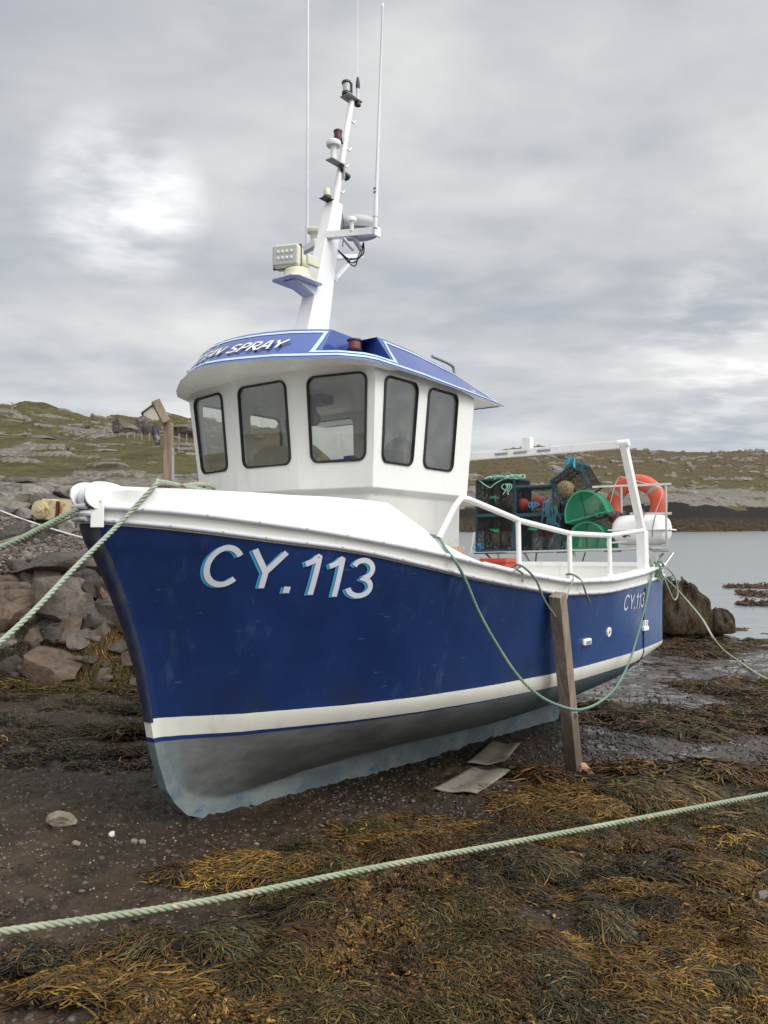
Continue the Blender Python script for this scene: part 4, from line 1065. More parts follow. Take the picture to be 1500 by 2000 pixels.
# pinstripes
def stripe_strip(path, w, side, off=.003):
    """path in (i, t) fascia coordinates"""
    P = [S_roof(i, t, off) for i, t in path]; P = [Vector(p) for p in resample(P, .02)]
    return P
def fascia_line(i0, i1, t0, t1, n=50):
    return [(i, t0, t1) for i in np.linspace(i0, i1, n)]
m = MB()
def band(i0, i1, ta, tb, n=60):
    for s in (1, -1):
        A = [S_roof(i, ta, .003) for i in np.linspace(i0, i1, n)]; Bq = [S_roof(i, tb, .003) for i in np.linspace(i0, i1, n)]
        vs = [skew(v, s) for v in A+Bq]; m.add(vs, [(i, i+1, n+i+1, n+i) for i in range(n-1)])
def diag(i0, t0, i1, t1, wi, n=12):
    for s in (1, -1):
        A = [S_roof(i0+(i1-i0)*k/n, t0+(t1-t0)*k/n, .003) for k in range(n+1)]; Bq = [S_roof(i0+wi+(i1-i0)*k/n, t0+(t1-t0)*k/n, .003) for k in range(n+1)]
        vs = [skew(v, s) for v in A+Bq]; m.add(vs, [(k, k+1, n+2+k, n+1+k) for k in range(n)])
band(0, 11.8, .075, .145); DA, DB = find_i(604, .20, 2, 8), find_i(776, .20, 5, 11); TA, TB = find_i(634, .90, 2, 8), find_i(748, .90, 5, 11)
band(DA, DB, .180, .235, 50); band(0, TA+.1, .86, .925); band(TB, 11.75, .86, .925)
diag(TA, .925, DA, .18, .16); diag(TB, .925, DB-.12, .18, .14); diag(11.68, .92, 11.8, .08, .14)
m.mesh('pinstripe', M_ROOFLINE, roof)
# boat's name across the front of the fascia
ii = np.linspace(0, 6, 600); fpos = [S_roof(i, .5) for i in ii]; fl = np.r_[0, np.cumsum([(fpos[k+1]-fpos[k]).length for k in range(599)])]
def name_map(u0, hgt, off, dx=0, dz=0):
    def f(u, v, e):
        d = u0+u*hgt+dx; sgn = 1 if d >= 0 else -1; i = float(np.interp(abs(d), fl, ii)); p = S_roof(i, .30+(v*hgt+dz)/.36, off+e); return tuple(skew(p, sgn))
    return f
st, wd = stroke_text('OCEAN SPRAY', .16, .25); H_ = .108; u0 = .500-wd*H_*1.0
for z_, mat, nm, dx, dz, off in ((0, simple('name_shade', (.05, .05, .07), .5), 'name_shadow', .006, -.006, .0035), (0, simple('name_silver', (.66, .68, .72), .35), 'name_lettering', 0, 0, .0055)):
    text_mesh(nm, st, name_map(u0, H_, off, dx, dz), mat, roof)
# side lights in the recesses
for s in (1, -1):
    c = inv(692, 686, 1, .76); c = Vector((c.x, s*c.y, c.z)); lens = simple('red_lens' if s > 0 else 'green_lens', (.16, .02, .015) if s > 0 else (.01, .12, .05), .15, coat=.5)
    m = MB(); m.lathe(c, (0, 0, 1), [(0, .046), (.012, .048), (.015, .04)], 20); m.lathe(c+Vector((0, 0, .060)), (0, 0, 1), [(0, .04), (.004, .048), (.014, .044), (.018, .02)], 20); m.box(c+Vector((.036, -s*.016, .035)), (.022, .065, .062)); sl_ = m.mesh('side_light', M_DARK, wheel)
    m = MB(); m.lathe(c+Vector((0, 0, .015)), (0, 0, 1), [(0, .037), (.045, .037)], 20, False); m.mesh('lens', lens, sl_)
# bent pipe on the roof edge
a = Vector((2.02, .77, 2.29)); m = MB(); m.tube(catmull([inv(888, 734, 1, .70), inv(886, 719, 1, .70), inv(880, 712, 1, .70), inv(866, 705, 1, .70), inv(844, 696, 1, .70)], 6), .012, 10); m.mesh('vent_pipe', M_GALV, roof)
# --- things inside the wheelhouse
m = MB(); m.box((1.22, -.1, 1.40), (.30, 1.1, .08)); con = m.mesh('console', M_GREYIN, wheel, .02)
m = MB(); _p = inv(528, 905, 0, 1.2); m.poly_prism([_p+Vector(v) for v in ((-.10, -.15, -.06), (-.08, -.15, .02), (.06, -.15, .13), (.10, -.15, .12), (.10, -.15, -.06))], (0, .24, 0)); m.mesh('chart_plotter', simple('plotter_cream', (.55, .53, .45), .5), wheel, .008)
m = MB(); m.tube(catmull([(1.45, -.30, 2.10), (1.44, -.28, 1.98), (1.42, -.25, 1.93)], 5), .012, 8); m.ball((1.42, -.25, 1.90), .035, 12, 8, (1, 1, 1.5)); m.box((1.5, -.1, 2.07), (.12, .34, .07)); m.ball((1.46, -.04, 1.93), .055); m.box((1.46, -.04, 2.0), (.03, .03, .12)); m.mesh('radio', M_DARK, wheel, .004)
m = MB(); m.box((1.12, .52, 1.535), (.12, .34, .05)); m.mesh('instrument_tray', M_DARK, wheel, .01)
m = MB(); m.box((1.10, .60, 1.57), (.04, .08, .02)); m.mesh('blue_cloth', simple('blue_cloth', (.03, .07, .45), .8), wheel, .005)
m = MB(); m.tube([(1.16, .78, 1.56+.03*k) for k in range(6)], [.02, .03, .028, .03, .022, .015], 10); m.mesh('blue_glove', simple('blue_glove', (.03, .16, .42), .7), wheel)
m = MB(); m.ball((1.18, .70, 1.55), .06, 14, 9, (1.2, 1, .8)); m.ball((1.27, .72, 1.53), .045, 12, 8, (1.3, 1, .7)); m.mesh('cloth_bundle', simple('cream_cloth', (.42, .36, .25), .9, bump=.4), wheel)
m = MB(); m.ball((1.72, .55, 1.58), .13, 16, 10, (1.1, 1, 1.5)); m.box((1.72, .55, 1.40), (.34, .34, .1)); m.mesh('seat', M_DARK, wheel, .01)

# ---------------------------------------------------------------- mast and what it carries
mast = empty('mast'); mast.parent = boat
m = MB(); yb, yt_ = .075, .045
m.hexa([(1.195, -yb, 2.26), (1.445, -yb, 2.26), (1.445, yb, 2.26), (1.195, yb, 2.26), (1.585, -yt_, 3.58), (1.695, -yt_, 3.58), (1.695, yt_, 3.58), (1.585, yt_, 3.58)]); m.mesh('mast_box', M_WPAINT, mast, .006)
# side plate at the foot that shows as the grey face
m = MB(); m.tube([(1.645, 0, 3.55), (1.757, 0, 4.06), (1.848, 0, 4.46)], [.028, .026, .023], 12); m.mesh('mast_pole', M_WPAINT, mast)
m = MB()
for z, l in ((4.30, .05), (4.06, .07), (3.92, .08), (3.70, .07)):
    x = float(np.interp(z, [3.55, 4.06, 4.46], [1.645, 1.757, 1.848])); m.tube([(x+.01, .01, z), (x+.04, .02, z-.02), (x+.058, .025, z+.008)], .008, 6)
m.mesh('halyard_hooks', M_WPAINT, mast)
m = MB(); m.box((1.845, 0, 4.475), (.165, .10, .010)); m.mesh('top_plate', M_ALU, mast, .004)
c = Vector((1.785, 0, 4.482)); m = MB(); m.lathe(c, (0, 0, 1), [(0, .036), (.02, .036), (.024, .030)], 18); m.lathe(c+Vector((0, 0, .085)), (0, 0, 1), [(0, .030), (.004, .038), (.020, .035), (.026, .02)], 18); m.box(c+Vector((.036, 0, .052)), (.016, .05, .105)); l_ = m.mesh('masthead_light', M_DARK, mast)
m = MB(); m.lathe(c+Vector((0, 0, .024)), (0, 0, 1), [(0, .030), (.061, .030)], 18, False); m.mesh('lens', simple('clear_lens', (.42, .43, .43), .12, coat=.5), l_)
m = MB(); p = Vector((1.90, .02, 4.46)); m.lathe(p, (0, 0, 1), [(0, .018), (.03, .018), (.03, .013), (.13, .013), (.14, .017), (.17, .015), (.21, .006), (.22, .0028), (1.6, .0018)], 10); m.mesh('whip_aerial', M_AER, mast)
m = MB(); m.lathe(p+Vector((0, 0, .12)), (0, 0, 1), [(0, .0165), (.02, .0175), (.05, .0155), (.09, .0065)], 10); m.lathe(p+Vector((0, 0, -.02)), (0, 0, 1), [(0, .024), (.028, .024)], 10); m.mesh('aerial_sleeve', M_DARK, mast)
# red light on a dome bracket
b0 = inv(655, 318, 1, 0.02); m = MB(); m.box(b0+Vector((.0, 0, .005)), (.15, .07, .008)); m.box(b0+Vector((.07, 0, -.05)), (.008, .07, .11)); m.mesh('light_bracket', M_ALU, mast)
m = MB(); c = b0+Vector((-.02, 0, .008)); m.lathe(c, (0, 0, 1), [(0, .022), (.09, .024), (.105, .03), (.11, .052), (.125, .058), (.145, .055), (.158, .035)], 22); d_ = m.mesh('gps_dome', M_WPAINT, mast)
m = MB(); c2 = inv(660, 270, 1, .0); m.lathe(c2, (0, 0, 1), [(-.0, .03), (.045, .031)], 16, False); l_ = m.mesh('red_beacon', simple('beacon_red', (.10, .015, .02), .25), mast); m = MB(); m.lathe(c2+Vector((0, 0, .045)), (0, 0, 1), [(0, .034), (.012, .034), (.022, .02)], 16); m.mesh('beacon_cap', M_DARK, l_); m = MB(); m.lathe(c2+Vector((0, 0, -.02)), (0, 0, 1), [(0, .034), (.02, .034)], 16); m.tube([c2, c2+Vector((.06, 0, -.02))], .01, 6); m.mesh('beacon_base', M_DARK, l_)
m = MB(); c = inv(671, 338, 1, .03); m.tube([c+Vector((-.04, 0, .05)), c, c+Vector((.05, 0, -.02))], [.008, .02, .03], 10); m.mesh('deck_floodlight', M_DARK, mast)
# small white light on the mast cap
c = Vector((1.56, .0, 3.585)); m = MB(); m.box(c+Vector((-.005, 0, .0)), (.09, .07, .006)); m.lathe(c+Vector((0, 0, .004)), (0, 0, 1), [(0, .032), (.022, .03)], 16); l_ = m.mesh('anchor_light', M_DARK, mast); m = MB(); m.lathe(c+Vector((0, 0, .026)), (0, 0, 1), [(0, .026), (.03, .028), (.055, .022), (.062, .01)], 16); m.mesh('lens', M_CREAM, l_)
# crosstree
CT = 3.235
_a, _b = inv(639, 460, 1, .04), inv(737, 452, 1, .42); _c, _d = inv(620, 474, 1, -.05), inv(592, 490, 1, -.40)
m = MB(); m.beam(_a, _b, .05, .052); m.beam(_c, _d, .05, .05); m.box(_b, (.07, .012, .075)); m.mesh('crosstree', M_WPAINT, mast, .003)
c = inv(733, 440, 1, .46)
m = MB(); m.lathe(c, (.02, .028, 1), [(-.02, .017), (.06, .017), (.06, .020), (.075, .020), (.075, .0165), (.17, .0165), (.2, .014), (.25, .013), (.80, .0105), (1.58, .008), (1.59, .011), (1.615, .009), (1.62, .004)], 12); a1_ = m.mesh('long_aerial', M_AER, mast); a1_.rotation_euler = (0, 0, 0)
m = MB(); 
for dz in (.235, .262): m.lathe(c+Vector((0, 0, dz)), (0, 0, 1), [(0, .0145), (.008, .0145)], 12)
m.mesh('aerial_band', simple('aerial_blue', (.1, .15, .35), .4), a1_)
c = inv(600, 482, 1, -.40)
m = MB(); m.lathe(c, (.0, .0, 1), [(-.10, .012), (0, .012), (0, .018), (.17, .018), (.17, .0125), (.8, .0105), (2.6, .006)], 12); m.mesh('long_aerial', M_AER, mast)
c = inv(687, 449, 1, .24); m = MB(); m.lathe(c, (0, 0, 1), [(-.01, .015), (.045, .015), (.055, .020), (.062, .034), (.078, .036), (.09, .03), (.096, .012)], 20); m.mesh('gps_mushroom', M_WPAINT, mast)
c = inv(613, 474, 1, -.25); m = MB(); m.lathe(c, (0, 0, 1), [(-.01, .022), (.05, .026), (.068, .036), (.075, .052), (.10, .054), (.113, .04), (.118, .02)], 20); m.mesh('gps_mushroom', M_CREAM, mast)
# radar dome behind
c = inv(688, 447, 1, -.05); m = MB(); m.lathe(c+Vector((.06, 0, -.02)), (-.0, 0, 1), [(0, .17), (.03, .18), (.05, .185), (.07, .175), (.10, .14), (.12, .07), (.125, .01)], 32); rd = m.mesh('radar_dome', simple('radar_grey', (.42, .42, .42), .5), mast)
m = MB(); m.beam((1.66, -.02, 3.18), (2.02, -.05, 3.30), .05, .03); m.beam((1.66, -.02, 3.0), (1.95, -.05, 3.28), .03, .02); m.mesh('radar_bracket', M_WPAINT, mast)
m = MB(); 
for k in range(3): m.tube(catmull([(1.62, .05, 3.21), (1.66+.02*k, .14, 3.13-.02*k), (1.66, .26-.02*k, 3.14), (1.62, .30, 3.21)], 6), .005, 6)
m.tube(catmull([(1.70, .02, 3.55), (1.70, .05, 3.4), (1.68, .05, 3.25)], 5), .004, 5); m.mesh('cables', M_DARK, mast)
c = inv(690, 462, 1, .24); m = MB(); m.tube([c, c+Vector((.05, .03, -.09))], [.02, .016], 10); m.tube([c+Vector((-.05, -.05, -.02)), c+Vector((.0, .0, -.10))], .014, 8); m.mesh('horn', M_GALV, mast)
# searchlight on its platform
pc = inv(579, 552, 1, 0.0)
m = MB(); L0 = [pc+Vector(v) for v in ((-.15, -.09, 0), (-.11, -.13, 0), (.13, -.13, 0), (.16, -.10, 0), (.16, .10, 0), (.13, .13, 0), (-.11, .13, 0), (-.15, .09, 0))]; m.poly_prism(L0, (0, 0, .010)); plat = m.mesh('light_platform', M_AER, mast)
m = MB()
for s in (-.05, .05): m.poly_prism([pc+Vector((-.08, s, -.003)), pc+Vector((.22, s, -.003)), pc+Vector((.20, s, -.085))], (0, .008, 0))
m.poly_prism([pc+Vector((-.08, -.05, -.006)), pc+Vector((.20, -.05, -.085)), pc+Vector((.20, .05, -.085)), pc+Vector((-.08, .05, -.006))], (0.004, 0, -.006)); m.mesh('platform_bracket', M_AER, plat)
sc0 = pc+Vector((.0, .01, .012))
m = MB(); m.lathe(sc0, (0, 0, 1), [(0, .115), (.012, .115), (.02, .10), (.07, .095), (.08, .07), (.095, .05)], 24); m.box(sc0+Vector((.04, .0, .13)), (.07, .06, .12)); m.box(sc0+Vector((.05, .10, .13)), (.12, .03, .07)); sbase = m.mesh('searchlight_base', M_CREAM, mast, .006)
RS = Matrix.Rotation(math.radians(-22), 3, 'Z')
m = MB(); hc = sc0+Vector((-.05, -.045, .16)); m.box(hc, (.12, .205, .165), RS); sh_ = m.mesh('searchlight_head', M_CREAM, mast, .028, 4)
m = MB(); m.box(hc+RS@Vector((-.053, 0, 0)), (.024, .185, .145), RS); m.mesh('lamp_glass', simple('lamp_glass', (.40, .42, .37), .12, coat=.6), sh_, .01)
m = MB(); m.box(hc+RS@Vector((-.012, 0, 0)), (.014, .216, .176), RS); m.mesh('gasket', M_DARK, sh_, .024, 4)
m = MB()
for r_ in range(2):
    for k in range(4): m.ball(hc+RS@Vector((-.068, -.050+.033*k, -.024+.045*r_)), .013, 10, 7, (.4, 1, 1))
m.mesh('led_lamp', simple('led_reflector', (.75, .76, .72), .15, coat=.5), sh_)

# ---------------------------------------------------------------- deck gear: rail, gantry, rack, roller
m = MB()
rp = [inv(858, 1050, 1, 1.02), inv(888, 990, 1, 1.08), inv(905, 971, 1, 1.10), inv(1015, 1017, 1, 1.15), inv(1113, 1042, 1, 1.15), inv(1190, 1046, 1, 1.15), inv(1256, 1036, 1, 1.10)]
pp = [rp[0], rp[1], rp[1].lerp(rp[2], .75)+Vector((0, 0, .01))]+[rp[2].lerp(rp[3], k) for k in (.08, .3, .6)]+rp[3:]
m.tube(pp, .021, 12)
for px, py in ((1012, 1017), (1112, 1042), (1190, 1046)):
    a = inv(px, py, 1, 1.15); z = float(ztop(a.x)); m.tube([a, (a.x+.01, 1.15, z)], .019, 10); m.lathe((a.x+.01, 1.15, z+.005), (0, 0, 1), [(0, .04), (.02, .036), (.03, .022)], 14)
m.mesh('side_rail', M_WPAINT, boat)
gan = empty('gantry'); gan.parent = boat
gt = inv(1217, 862, 1, 1.05)
for s in (1, -1):
    m = MB(); f0 = Vector((5.20 if s > 0 else 4.80, s*1.05, .78)); f1 = Vector((5.18 if s > 0 else 4.80, s*1.05, 1.30)); f2 = Vector((gt.x, s*1.05, gt.z)); m.beam(f0, f1.lerp(f0, .25), .09, .105, (1, 0, 0)); m.beam(f1.lerp(f0, .27), f2, .066, .075, (1, 0, 0))
    m.lathe(f2+Vector((0, -s*.06, -.02)), (0, s, 0), [(0, .036), (.12, .036)], 16); m.mesh('gantry_leg', M_WPAINT, gan, .005)
m = MB(); gb = inv(916, 898, 1, -1.05); 
m.beam((gt.x, 1.02, gt.z-.03), (gt.x, -1.02, gt.z-.03), .065, .075); cb = m.mesh('crossbeam', M_WPAINT, gan, .005)
m = MB(); m.beam((gt.x, .03, gt.z-.02), (gt.x, .03, gt.z+.12), .075, .10, (0, 1, 0)); m.mesh('beam_socket', M_WPAINT, gan, .004)
m = MB()
for y in (.23, -.04, -.26): m.box((gt.x-.036, y, gt.z-.03), (.006, .15, .022)); m.lathe((gt.x-.04, y-.04, gt.z-.03), (-1, 0, 0), [(0, .012), (.01, .01)], 8); m.lathe((gt.x-.04, y+.04, gt.z-.03), (-1, 0, 0), [(0, .012), (.01, .01)], 8)
m.mesh('beam_latch', M_GALV, gan)
# stern rack in stainless tube
XR0, XR1 = 6.02, 6.55
rack = empty('stern_rack'); rack.parent = boat
m = MB(); zr = .945
for x in (XR0, .5*(XR0+XR1), XR1): m.tube([(x, -1.40, zr), (x, {XR0: 1.03, XR1: .84}.get(x, .95), zr+.058)], .014, 8)
for y in (-1.38, -.9, -.3, .3, .86): m.tube([(XR0, y, zr+.03*(y+1.46)/2.56-.0), (XR1, y, zr+.03*(y+1.46)/2.56)], .012, 8)
for y in (-1.3, -.75, -.1, .95): m.tube([(6.08, y*.8, .72), (XR0+.1, y, zr)], .013, 8); m.tube([(6.05, y*.8, .5), (XR1-.1, y, zr)], .012, 8)
m.mesh('rack_floor', M_STEEL, rack)
m = MB(); 
for z0, xs_ in ((1.695, (XR0,)), (1.375, (XR0,))):
    for x in xs_: m.tube([(x, .18 if z0 > 1.5 else .62, z0+.01), (x, 1.08, z0)], .013, 8)
m.tube([(XR0, 1.02, zr+.05), (XR0, 1.02, 1.70)], .013, 8); m.tube([(XR0, .52, 1.40), (XR0, .52, 1.70)], .012, 8)
m.mesh('rack_rail', M_STEEL, rack)
m = MB(); m.tube([(XR0, .36, zr+.04), (XR0-.04, .36, 1.06), (XR0-.04, .60, 1.07), (XR0, .6, zr+.04)], .011, 8); m.mesh('canister_cradle', M_STEEL, rack)
# bow roller with cheek plates
rol = empty('bow_roller'); rol.parent = boat
def cheek(y, nm='cheek_plate'):
    pts = [(145, 968), (150, 953), (168, 944), (196, 942), (222, 948), (242, 958), (205, 982), (185, 984), (165, 980)]
    L = [inv(a+20*0, b, 1, y) for a, b in pts]; return L
c0 = inv(198, 973, 1, .10)
prof = [(-.11, .0), (-.10, .05), (-.05, .085), (.02, .09), (.10, .075), (.17, .03), (.12, -.02), (.03, -.065), (-.04, -.075), (-.09, -.045)]
for y in (.10, -.03):
    m = MB(); m.poly_prism([Vector((c0.x+a, y, c0.z+.01+b)) for a, b in [(p[0]*.98, p[1]*.88) for p in catmull([(a, b, 0) for a, b in prof+[prof[0]]], 4)]], (0, .012, 0)); ch = m.mesh('cheek_plate', M_WPAINT, rol)
    m = MB(); m.lathe((c0.x-.01, y+.012 if y > 0 else y-.004, c0.z-.02), (0, 1, 0), [(0, .016), (.012, .014), (.014, .008)], 12); m.mesh('axle_bolt', M_GALV, ch)
m = MB(); m.lathe((c0.x-.02, -.045, c0.z-.01), (0, 1, 0), [(0, .06), (.02, .056), (.065, .04), (.11, .056), (.14, .06)], 22); m.mesh('roller', M_DARK, rol)
m = MB(); m.ball((c0.x-.03, .02, c0.z-.0), .066, 18, 12, (.9, .6, 1)); m.mesh('roller_cover', simple('padded_grey_white', (.60, .61, .64), .6, bump=.6, bscale=30), rol)
# ================================================================ GEAR ON AND ROUND THE BOAT
def on_boat(name, o, label, cat, group=None, rot=None):
    e = empty(name); M = BM.copy(); M.translation = bw(*o)
    if rot is not None: M = M @ rot.to_4x4()
    e.matrix_world = M; return tag(e, label, cat, group)
M_NET = simple('black_net', (.010, .012, .014), .8); M_NETG = simple('green_mesh', (.012, .23, .115), .45, var=.15); M_TEAL = simple('teal_twine', (.028, .10, .13), .8, var=.4, scale=30); M_TEALD = simple('dark_teal_twine', (.025, .075, .085), .8, var=.4, scale=30)
M_GRN = simple('green_knot', (.02, .24, .12), .7); M_MINT = simple('mint_twine', (.25, .50, .40), .8); M_BLUET = simple('blue_twine', (.04, .22, .42), .7)
M_ORANGE = simple('orange_buoy', (.55, .10, .045), .5, dirt=(.35, .10, .06), dscale=6); M_TAN = simple('tan_buoy', (.55, .42, .20), .5, dirt=(.35, .26, .14), dscale=7, dth=(.45, .7)); M_STONEW = simple('pale_weight', (.36, .32, .25), .8)
def net_quad(A, B, C_, D_, n, m_, sag=0.0, seed=0):
    """diamond net on a quad: two families of diagonal cords"""
    A, B, C_, D_ = [np.array(v, float) for v in (A, B, C_, D_)]
    P = lambda s, t: (A*(1-s)+B*s)*(1-t)+(D_*(1-s)+C_*s)*t
    a, b = [], []; r = np.random.default_rng(seed); J = r.normal(size=(n+1, m_+1, 3))*.004
    nrm = np.cross(B-A, D_-A); nrm /= np.linalg.norm(nrm)
    G = np.array([[P(i/n, j/m_)+J[i, j]+nrm*sag*math.sin(math.pi*i/n)*math.sin(math.pi*j/m_) for j in range(m_+1)] for i in range(n+1)])
    for i in range(n):
        for j in range(m_):
            a.append(G[i, j]); b.append(G[i+1, j+1]); a.append(G[i+1, j]); b.append(G[i, j+1])
    return a, b
def wrap(path, r0, r, pitch, n=5):
    """cord wound round a bar"""
    P = resample(path, pitch/7); k = len(P); t = np.gradient(P, axis=0); t /= np.linalg.norm(t, axis=1, keepdims=True)+1e-9
    u = np.cross(t, [.3, .2, .93]); u /= np.linalg.norm(u, axis=1, keepdims=True); w = np.cross(t, u); a = np.arange(k)*2*math.pi/7
    C = P+(u*np.cos(a)[:, None]+w*np.sin(a)[:, None])*r0
    m = MB(); m.tube([Vector(c) for c in C], r, n); return m
def box_creel(name, o, W, Dp, H, label, accents, seed, rot=None, mat_wrap=M_TEAL, dense=17, thin=False):
    root = on_boat(name, o, label, 'creel', 'netted creels stacked on the stern rack', rot)
    # frame axes: x depth, y width, z height
    c = [(x, y, z) for x in (0, Dp) for y in (0, W) for z in (0, H)]
    E = [(0, 2), (1, 3), (4, 6), (5, 7), (0, 1), (2, 3), (4, 5), (6, 7), (0, 4), (1, 5), (2, 6), (3, 7)]
    m = MB()
    for a, b in E: m.tube([c[a], c[b]], .009, 6)
    m.tube([(Dp/2, 0, 0), (Dp/2, 0, H), (Dp/2, W, H), (Dp/2, W, 0)], .009, 6); m.mesh('frame', M_NET, root)
    a, b = [], []
    for q, k in (((0, 1, 3, 2), 0), ((4, 5, 7, 6), 1), ((0, 4, 5, 1), 2), ((2, 6, 7, 3), 3), ((1, 5, 7, 3), 4)):
        x, y = net_quad(*[c[i] for i in q], dense, dense, -.012, seed+k); a += x; b += y
    for k, yy in enumerate(() if thin else (.3, .62)):   # entrance funnels and inner panels
        x, y = net_quad((0, W*yy, 0), (Dp, W*(yy+.1), 0), (Dp, W*(yy+.1), H), (0, W*yy, H), 12, 12, .03, seed+9+k); a += x; b += y
    V, Fq = multi_tubes(a, b, .0024 if thin else .0034, 3); link_mesh('net', np_mesh('net', V, Fq), M_NET, root)
    w = None
    m = MB()
    for a_, b_ in ((1, 3), (0, 2), (0, 1), (2, 3), (3, 7), (5, 7)):
        q = wrap([c[a_], c[b_]], .014, .0068, .027); m.add(q.v, q.f, True)
    m.mesh('lashing', mat_wrap, root)
    for kind, y, z, mat in accents:
        m = MB()
        if kind == 'knot':
            q_ = random.Random(seed+int(z*100))
            for k in range(7): m.tube(catmull([(-.02, y+q_.uniform(-.07, -.02), z+q_.uniform(-.02, .02)), (-.035, y+q_.uniform(-.02, .01), z+q_.uniform(-.015, .02)), (-.025, y+.02, z+q_.uniform(-.02, .01)), (-.02, y+q_.uniform(.03, .075), z+q_.uniform(-.025, .02))], 5), .0045, 5)
        else:
            q_ = random.Random(int(y*1000)+seed)
            for k in range(5): e_ = q_.uniform(-.05, .05); m.tube(catmull([(-.02, y+.02*k, z), (-.03, y+.02*k+e_, z-.04), (-.02, y+.02*k-e_, z-q_.uniform(.06, .14))], 4), .006, 5)
        m.mesh('twine', mat, root)
    return root
def buoy(o, r, label, mat, sc=(1, 1, 1), name='buoy', cat='buoy'):
    root = on_boat(name, o, label, cat); m = MB(); m.ball((0, 0, 0), r, 22, 14, sc); m.mesh('body', mat, root)
    m = MB(); m.lathe((0, r*sc[1]*.93, 0), (0, 1, 0), [(0, r*.22), (r*.12, r*.2), (r*.14, r*.1)], 12); m.mesh('eye', M_DARK, root); return root
XC = 6.04; ZR = .965
box_creel('creel', (XC, -1.38, ZR), .53, .42, .44, 'black creel with blue lashing at the bottom left of the stack', [('knot', .27, .26, M_GRN), ('tail', .0, .1, M_BLUET)], 1)
box_creel('creel', (XC, -.83, ZR), .58, .42, .43, 'black netted creel at the bottom of the stack beside the lower green creel', [('knot', .24, .27, M_GRN), ('tail', .48, .42, M_BLUET)], 2)
box_creel('creel', (XC+.01, -1.38, ZR+.455), .53, .41, .44, 'black creel with mint green corded top edge at the top left', [('knot', .25, .22, M_GRN), ('tail', .4, .38, M_MINT)], 3, mat_wrap=M_TEALD)
box_creel('creel', (XC+.01, -.83, ZR+.445), .50, .41, .34, 'black netted creel with an orange float showing inside, below the tilted creel', [('tail', .20, .15, M_BLUET), ('tail', .38, .16, M_BLUET)], 4, mat_wrap=M_TEAL, dense=12, thin=True)
_o = inv(1100, 984, 0, XC)
box_creel('creel', tuple(_o), .38, .38, .32, 'grey netted creel tilted on top of the stack with a yellow float in it', [('tail', .40, .30, M_TEAL), ('knot', .30, .33, M_TEAL)], 5, rot=Matrix.Rotation(math.radians(31), 3, 'X'), mat_wrap=M_TEAL, dense=13, thin=True)
buoy((XC+.16, -1.12, ZR+.155), .12, 'pale beige float inside the bottom left black creel', simple('beige_buoy', (.42, .36, .25), .7, var=.2), (1, 1, .95))
buoy((XC+.14, -.58, ZR+.60), .085, 'small orange float inside the creel below the tilted one', M_ORANGE, (1, 1.25, .9))
buoy((XC+.14, -.80, ZR+.58), .075, 'dull red float beside the small orange one in the upper creel', simple('red_buoy', (.42, .06, .035), .6), (1, 1.1, 1))
buoy(tuple(inv(1104, 958, 0, XC+.14)), .118, 'yellow float inside the tilted creel on top of the stack', M_TAN)
buoy((XC+.16, -.50, ZR+.22), .07, 'dark red float inside the bottom black creel beside the green ones', simple('dark_red_buoy', (.30, .03, .03), .6), (1, 1.3, .8))
# coil of mint cord thrown over the top edge
m = MB(); r_ = random.Random(3)
o = Vector((XC+.02, -1.05, ZR+.895))
for k in range(9):
    pts = [(r_.uniform(-.03, .05), -.15+.055*k+.05*math.cos(j*1.9+k), .025*math.sin(j*1.9+k)+.02) for j in range(6)]; m.tube(catmull(pts, 5), .009, 6)
m.tube(catmull([(-.02, -.28, 0), (-.03, -.20, -.06), (-.03, -.12, -.10)], 5), .007, 5); m.tube(catmull([(-.03, -.12, -.10), (-.03, -.05, -.05), (-.02, .06, .0)], 5), .007, 5)
q = on_boat('cord_coil', o, 'loose mint green cord bunched on top of the upper black creels', 'cord'); m.mesh('cord', M_MINT, q)
m = MB(); r_ = random.Random(8)
for k in range(12):
    a = r_.uniform(0, 6.28); pts = [(0, 0, 0), (.03*math.cos(a), .05*math.sin(a), .04+r_.uniform(0, .05)), (.05*math.cos(a+1), .08*math.sin(a+.7), r_.uniform(-.06, .11))]; m.tube(catmull(pts, 5), .0075, 5)
q = on_boat('twine_bunch', tuple(inv(1113, 908, 0, XC-.01)), 'bunch of turquoise twine tied on the peak of the tilted creel', 'twine'); m.mesh('twine', simple('turquoise_twine', (.04, .30, .40), .7), q)
m = MB(); r_ = random.Random(18)
for k in range(16):
    y = r_.uniform(-.12, .10); pts = [(0, y, .04), (-.02, y+r_.uniform(-.05, .05), -.05), (0, y+r_.uniform(-.09, .09), -.16+r_.uniform(-.08, .04))]; m.tube(catmull(pts, 5), .0075, 5)
q = on_boat('twine_bunch', (XC-.03, -.30, ZR+.50), 'blue green twine hanging down between the black creels and the green ones', 'twine'); m.mesh('twine', M_TEAL, q)

